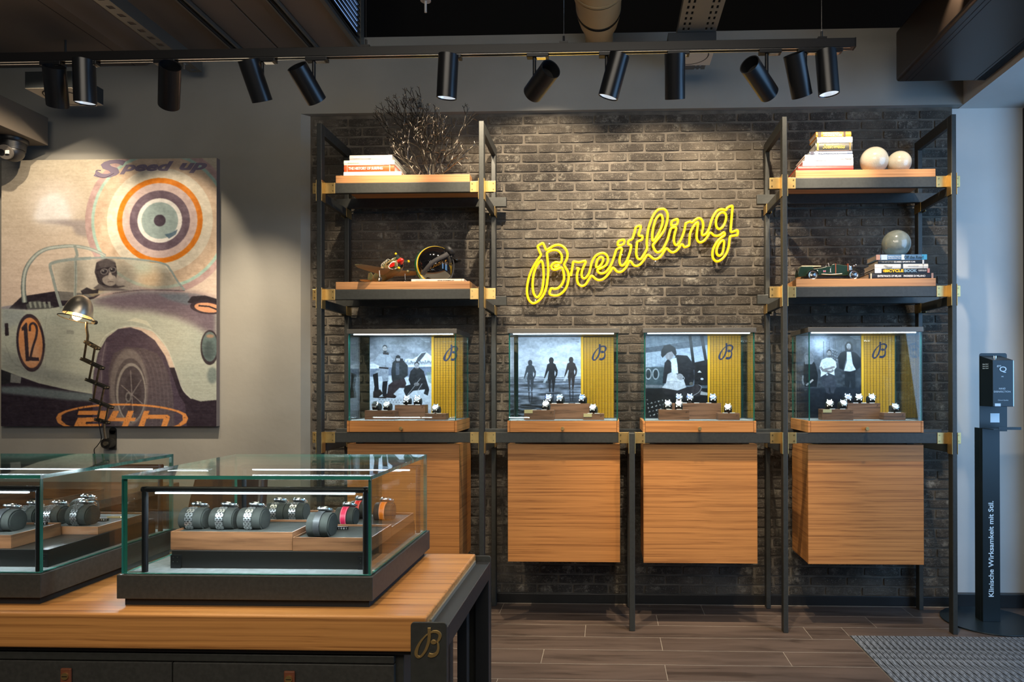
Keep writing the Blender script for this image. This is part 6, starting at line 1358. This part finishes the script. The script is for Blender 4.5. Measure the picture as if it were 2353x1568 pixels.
r = .012; pf = [(a.x, bz-.02), (b_.x, bz-.02)]+[(b_.x-r+r*math.cos(q), zt_-r+r*math.sin(q)) for q in np.linspace(0, PI/2, 5)]+[(a.x+r+r*math.cos(q), zt_-r+r*math.sin(q)) for q in np.linspace(PI/2, PI, 5)]
obj('back_plate', MB().prism(pf, 4.2255, 4.2285), TL, s0)
Yf = 4.09; fa, fb_ = at(2281, 880, Y=Yf), at(2329, 880, Y=Yf); z1_, z0_ = at(2300, 828, Y=Yf).z, at(2300, 935, Y=Yf).z
zbk = at(2262, 818, Y=4.22).z
bx = MB(); bx.add([(fa.x, Yf, z0_), (fb_.x, Yf, z0_), (fb_.x, 4.225, z0_), (a.x+.003, 4.225, z0_), (fa.x, Yf, z1_), (fb_.x, Yf, z1_), (fb_.x, 4.225, zbk), (a.x+.003, 4.225, zbk)], [(3,2,1,0),(4,5,6,7),(0,1,5,4),(1,2,6,5),(2,3,7,6),(3,0,4,7)])
hb = obj('dispenser_box', bx, TL, s0, bevel=.002); wd = fb_.x-fa.x
obj('lock', MB().cyl((2.27, 4.16, (z1_+zbk)/2-.004), (2.27, 4.16, (z1_+zbk)/2+.012), .010, n=16), CHROME, hb)
obj('edge_highlight_strip', MB().box(fb_.x-.0025, fb_.x+.0006, Yf-.001, Yf+.004, z0_+.002, z1_-.002), mat('painted_edge_highlight', (.5,.6,.65,1), .3, .8), hb)  # highlight along the box's front edge, added as a pale strip
tz = lambda v: at(2300, v, Y=Yf).z
text('go', at(2290, 840, Y=Yf).x, Yf-.0021, tz(844), .024, .011, PT, hb); text('Q', at(2296, 840, Y=Yf).x, Yf-.0021, tz(857), .040, .036, PT, hb, bold=.01)
text('GEL', at(2300, 840, Y=Yf).x, Yf-.0021, tz(867), .014, .007, PT, hb); text('HAND', at(2295, 840, Y=Yf).x, Yf-.0021, tz(895.5), .036, .0105, PT, hb); text('DISINFECTION', at(2283, 840, Y=Yf).x, Yf-.0021, tz(902.5), .094, .0100, PT, hb); text('Clinical Quality', at(2292, 840, Y=Yf).x, Yf-.0021, tz(922), .060, .008, PT, hb)
obj('sticker', MB().box(at(2282, 0, Y=Yf).x, at(2295.5, 0, Y=Yf).x, Yf-.0024, Yf-.0020, tz(934), tz(927.5)), PT, hb)
obj('sticker', MB().box(at(2272, 0, Y=4.225).x, at(2293, 0, Y=4.225).x, 4.2244, 4.2249, at(0, 970, Y=4.225).z, at(0, 950, Y=4.225).z), PT, s0)
obj('drip_tray', MB().box(a.x+.002, at(2338, 0, Y=4.1).x, 4.08, 4.222, bz-.002, bz+.001).box(a.x+.03, at(2338, 0, Y=4.1).x, 4.078, 4.081, bz-.002, bz+.014), TL, s0)
sgn = (A.x+B.x)/2+.012
text('Klinische Wirksamkeit mit Stil.', sgn, 4.1993, at(2285, 1372, Y=4.20).z, at(2285, 1152, Y=4.20).z-at(2285, 1372, Y=4.20).z, .030, PT, s0, rot=PI/2, bold=.015)
ys = 4.16; tx = a.x+.012
for i in range(3):
    f_ = .25; text('Bitte Hand', a.x+.003+(fa.x-a.x)*f_-.003, 4.225+(Yf-4.225)*f_, zbk-.055-i*.012, .060, .0065, PT, hb, name='side_lettering', ry=math.atan2(Yf-4.225, fa.x-(a.x+.003)))

# ================================================================== TRACK SPOTLIGHTS
YT = 2.9; CANM = mat('spotlight_black', (.008,.009,.011,1), .33, .1); INN = mat('spotlight_reflector', (.75,.78,.8,1), .3, .6, emit=(.85,.92,1,1), es=.28)
rl = thing('track_rail', 'long black lighting track hanging on thin wires across the room', 'light rail', (0, YT, 2.845))
obj('rail', MB().box(-3.6, 1.023, YT, YT+.034, 2.808, 2.8445), BLACK, rl, bevel=.001); obj('end_cap', MB().box(1.0235, 1.027, YT-.001, YT+.035, 2.807, 2.8455), BLACK, rl)
obj('conductor_strip', MB().box(-3.6, 1.005, YT+.004, YT+.009, 2.8055, 2.808).box(-3.6, 1.005, YT+.025, YT+.030, 2.8055, 2.808), CHROME, rl)
for u, v_ in ((838, 90), (1295, 85), (1891, 75), (-200, 100)):
    p = at(u, v_, Y=YT); obj('suspension_clip', MB().box(p.x-.018, p.x+.018, YT+.004, YT+.030, 2.8445, 2.854).cyl((p.x, YT+.017, 2.854), (p.x, YT+.017, 2.880), .005, n=8), BLACK, rl); obj('suspension_wire', MB().cyl((p.x, YT+.017, 2.88), (p.x, YT+.017, 4.6 if u > 800 else 3.58), .0009, n=6), CHROME, rl)
cans = [((124,152),(133,243),25,'first spotlight from the left on the black track'), ((193,138),(196,238),6,'second spotlight from the left, its white mouth showing'), ((391,150),(388,242),42,'third spotlight, upright and alone above the canvas, open top showing'), ((570,137),(603,233),24,'fourth spotlight from the left, leaning to the right'),
        ((682,152),(728,232),32,'fifth spotlight, steeply leaning right above the niche corner'), ((1031,126),(1026,226),8,'spotlight in front of the coral sculpture, white mouth showing'), ((1266,158),(1224,215),46,'spotlight leaning left above the neon sign, open top showing'), ((1424,126),(1397,224),8,'spotlight leaning slightly left, right of the thick duct'),
        ((1551,122),(1551,228),22,'upright spotlight in front of the perforated tray'), ((1722,148),(1767,215),44,'spotlight leaning right, open top showing, over the right shelf tower'), ((1824,124),(1843,221),22,'second spotlight from the right end of the track'), ((1897,118),(1905,217),3,'last spotlight at the right end of the track, white mouth showing')]
for (u0, v0), (u1, v1), tilt, lab in cans:
    yc = YT+.017; Lz = .205; dy = .0     # lean towards the wall until the can has its true length
    dy = .195*math.sin(math.radians(tilt)); p0, p1 = at(u0, v0, Y=yc-dy/2), at(u1, v1, Y=yc+dy/2)
    ax = p1-p0; dxz = math.atan2(ax.x, -ax.z); dr_ = ax.normalized(); ctr = (p0+p1)/2; Lz = ax.length; R = .0425
    t = thing('track_spotlight', 'black cylindrical '+lab, 'spotlight', (ctr.x, yc, 2.805), 'black spotlights on the track')
    q = dr_.to_track_quat('Z', 'X').to_matrix().to_4x4(); T_ = Matrix.Translation(p0) @ q
    b = MB().lathe([(R-.004, .05), (R-.004, .001), (R, 0), (R, Lz), (R-.003, Lz+.0005), (R-.005, Lz-.004), (R-.007, Lz-.028)], n=36)
    b.v = [tuple(T_ @ Vector(v)) for v in b.v]; hs = obj('housing', b, CANM, t, smooth=40)
    b = MB().lathe([(R-.005, Lz-.004), (R-.012, Lz-.03), (1e-4, Lz-.042)], n=32).lathe([(R-.004, .05), (1e-4, .05)], n=24); b.v = [tuple(T_ @ Vector(v)) for v in b.v]; b.m = [0]*64+[1]*24; obj('reflector', b, [INN, MATTE], hs, smooth=40)
    sx = ctr.x+(-.012 if dxz > 0 else .012)*0
    top = Vector((ctr.x, yc, 2.800)); jo = ctr-dr_*.05+Vector((0, 0, 0))
    sxx = ctr.x+(.030 if dxz > .1 else -.030 if dxz < -.1 else 0); up = Vector((sxx, yc-.0, 2.80))
    jn = ctr-dr_*.015+Vector(((.036 if dxz > .1 else -.036 if dxz < -.1 else 0), 0, 0))
    jn.x = sxx
    obj('stem', MB().cyl(up, (sxx, yc+(.0 if abs(dxz) > .1 else 0), max(jn.z, 2.62) if abs(dxz) > .1 else p0.z-.02), .0075, n=12), CANM, t, smooth=40)
    obj('adapter', MB().box(sxx-.032, sxx+.060, YT+.001, YT+.033, 2.790, 2.8055), CANM, t, bevel=.002); obj('adapter_lever', MB().box(sxx+.010, sxx+.048, YT+.006, YT+.028, 2.787, 2.790), CHROME, t)
    light('SPOT', 'spot_beam', tuple(p1+dr_*.002), 5, WARM, tuple(p1+dr_), spot_size=math.radians(44), spot_blend=.6, shadow_soft_size=.02)

# ================================================================== CEILING SERVICES
DU = mat('beige_duct_paint', RGB(168,146,108), .5, var=.06, vscale=(3,3,3)); DJ = mat('dark_joint', (.02,.018,.014,1), .7)
dc = thing('ventilation_duct', 'thick beige round ventilation duct running into the bulkhead above the sign', 'duct', (-.05, 3.5, 3.66))
obj('duct_section', MB().lathe([(.158, 3.3), (.158, 3.85)], (-.05, 0, 3.665), 'y', 48), DU, dc, smooth=60); obj('joint_ring', MB().lathe([(.158, 3.85), (.162, 3.85), (.162, 3.875), (.158, 3.875)], (-.05, 0, 3.665), 'y', 48), DU, dc, smooth=40)
obj('duct_section', MB().lathe([(.156, 3.87), (.134, 4.02), (.134, 4.12)], (-.05, 0, 3.655), 'y', 48), DU, dc, smooth=40); obj('joint_ring', MB().lathe([(.134, 4.12), (.1365, 4.12), (.1365, 4.135), (.134, 4.135)], (-.05, 0, 3.655), 'y', 48), DJ, dc)
obj('duct_section', MB().lathe([(.134, 4.13), (.116, 4.26), (.095, 4.34), (.090, 4.36), (.090, 4.469)], (-.05, 0, 3.645), 'y', 48), DU, dc, smooth=40)
obj('branch_duct', MB().cyl((.02, 3.75, 3.60), (.30, 3.75, 3.60), .062, n=36), DU, dc, smooth=60); obj('joint_ring', MB().lathe([(.062, .2), (.065, .2), (.065, .22), (.062, .22)], (0, 3.75, 3.60), 'x', 36), DU, dc)
obj('rivet', MB().sphere((-.17, 3.84, 3.55), .004, 8, 5).sphere((.09, 3.86, 3.56), .004, 8, 5), DJ, dc)
t = thing('cable_tray', 'wide perforated steel cable tray hanging right of the round duct', 'cable tray', (.5, 3.6, 3.42))
perforated(.40, .61, 2.4, 4.40, 3.40, .056, .030, t, CH, [(.428, .006), (.456, .006), (.554, .006), (.582, .006)])
obj('side_flange', MB().box(.397, .40, 2.4, 4.40, 3.40, 3.44).box(.61, .613, 2.4, 4.40, 3.40, 3.44), CH, t)
obj('hanger_rod', MB().cyl((.405, 3.2, 3.41), (.405, 3.2, 4.6), .004, n=8).cyl((.605, 3.2, 3.41), (.605, 3.2, 4.6), .004, n=8), CH, t)
SPF = mat('dark_speaker_side', (.016,.020,.022,1), .6); SPW = mat('pale_speaker_face', RGB(176,168,152), .6)
def speaker(x0, x1, y0, y1, z0, z1, lab, hang):
    t = thing('ceiling_speaker', lab, 'speaker', ((x0+x1)/2, y0, z0)); obj('cabinet', MB().box(x0, x1, y0, y1, z0+.002, z1), SPF, t)
    obj('face', MB().box(x0, x1, y0, y1, z0, z0+.0018), SPW, t); xc, yc_ = (x0+x1)/2, (y0+y1)/2; r_ = min(x1-x0, y1-y0)*.42
    obj('grille_ring', MB().tube([(xc+r_*math.cos(a), yc_+r_*math.sin(a), z0-.001) for a in np.linspace(0, 2*PI, 49)[:-1]], .003, 6, True), MATTE, t); obj('grille', MB().cyl((xc, yc_, z0-.003), (xc, yc_, z0-.0002), r_-.004, n=40), SPW, t)
    obj('hanger', MB().cyl((xc, yc_, z1), (xc, yc_, hang), .006, n=8), SPF, t)
speaker(-3.425, -3.145, 3.98, 4.24, 3.163, 3.262, 'square pale ceiling speaker at the left behind the first spotlights', 3.51)
speaker(.345, .615, 3.93, 4.19, 3.33, 3.43-.032, 'square dark-sided ceiling speaker under the perforated tray above the sign', 3.4005)
# brown air conditioning cassette at the right
ACM = mat('brown_black_lacquer', (.022,.015,.011,1), .35, .1, var=.08, vscale=(3,3,3)); 
ac = thing('air_conditioner', 'large brown-black air conditioning unit with vent slots under the upper right ceiling', 'air conditioner', (1.97, 2.2, 3.21))
obj('casing', MB().box(1.717, 2.235, .3, 4.20, 3.212, 3.515), ACM, ac, bevel=.018, seg=4, smooth=40)
for x in (1.768, 1.795, 2.165): obj('panel_seam', MB().box(x, x+.0022, .32, 4.18, 3.2108, 3.2122), MATTE, ac)
for i in range(6): obj('vent_slot', MB().box(2.185+i*.008, 2.185+i*.008+.0052, .34, 4.18, 3.2095, 3.2121), MATTE, ac)
obj('hanger', MB().cyl((1.8, 3.9, 3.515), (1.8, 3.9, 4.6), .005, n=6).cyl((2.15, 3.9, 3.515), (2.15, 3.9, 4.6), .005, n=6), MATTE, ac)
# sprinkler head / detector at the top edge
p = at(978, 5, Y=3.2); t = thing('sprinkler_head', 'small grey sprinkler head hanging at the top edge over the coral sculpture', 'sprinkler', tuple(p))
obj('pipe_socket', MB().cyl((p.x, 3.2, p.z+.005), (p.x, 3.2, 4.6), .024, n=14), mat('pale_plastic', (.35,.35,.35,1), .5), t); obj('nozzle', MB().cyl((p.x, 3.2, p.z-.048), (p.x, 3.2, p.z+.005), .0055, n=10), mat('pale_plastic', (.35,.35,.35,1), .5), t)
# dark beam box with the camera at the left edge
bb = solo('beam_box', MB().box(-4.4, -3.63, 1.2, 4.40, 2.972, 3.155), mat('brown_grey_box', RGB(84,76,66), .7), 'brown-grey boxed beam entering from the left edge above the security camera', 'beam', bevel=.003)
cmx = at(28, 330, Y=4.27); cc = thing('security_camera', 'black dome security camera under the boxed beam at the left edge', 'camera', (cmx.x, 4.27, 2.97))
obj('mount', MB().lathe([(1e-4, 2.9715), (.085, 2.9715), (.085, 2.955), (.078, 2.945), (1e-4, 2.945)], (cmx.x, 4.27, 0), 'z', 36), BLACK, cc, smooth=40); obj('neck', MB().cyl((cmx.x, 4.27, 2.90), (cmx.x, 4.27, 2.95), .070, .076, n=32), BLACK, cc, smooth=40)
obj('ball', MB().sphere((cmx.x, 4.27, 2.895), .066, 32, 20), BLACK, cc, smooth=60); fd_ = Vector((.10, -1, -.42)).normalized(); cb_ = Vector((cmx.x, 4.27, 2.895))
obj('face', MB().cyl(cb_+fd_*.052, cb_+fd_*.068, .044, n=28), mat('camera_face_grey', (.10,.09,.08,1), .5), cc); obj('lens', MB().cyl(cb_+fd_*.068+Vector((-.018,0,0)), cb_+fd_*.073+Vector((-.018,0,0)), .019, n=20), BLACK, cc); obj('infrared_window', MB().box(.006, .030, -.002, .002, -.011, .011, T=Matrix.Translation(cb_+fd_*.070)), mat('pale_window', (.6,.6,.58,1), .2), cc)

# lamps of the upper wall track (above the frame), one can for every beam set at the top of this script
b = MB().lathe([(.038, 0), (.040, .001), (.040, .15), (.037, .15), (.034, .12), (1e-4, .11)], n=20).lathe([(.038, 0), (1e-4, 0)], n=20)
um = b.mesh('housing', CANM, smooth=40)
for i, (p, q) in enumerate(TRK):
    p, q = Vector(p), Vector(q); d_ = (q-p).normalized(); t = thing('track_spotlight', 'black spotlight of the upper wall track, number %d' % i, 'spotlight', tuple(p), 'spotlights of the upper wall track')
    t['label'] = 'black spotlight of the upper wall track above the picture edge'
    o = bpy.data.objects.new('housing', um); COL.objects.link(o); o.parent = t; o.rotation_euler = d_.to_track_quat('Z', 'X').to_euler(); o.location = -d_*.155
    obj('stem', MB().cyl(p-d_*.15, (p.x, p.y, 3.58 if p.x < -1.6 else 3.66), .007, n=8), CANM, t)
for x0_, x1_, z_ in ((-3.9, -1.62, 3.58), (-1.58, -.25, 3.66), (.16, 1.70, 3.66)): solo('track_rail', MB().box(x0_, x1_, 3.333, 3.367, z_, z_+.03 if x0_ > -1.6 else z_+.004), BLACK, 'black lighting rail above the picture edge close to the wall, '+('left' if x0_ < -1.6 else 'middle' if x0_ < 0 else 'right')+' piece', 'light rail')
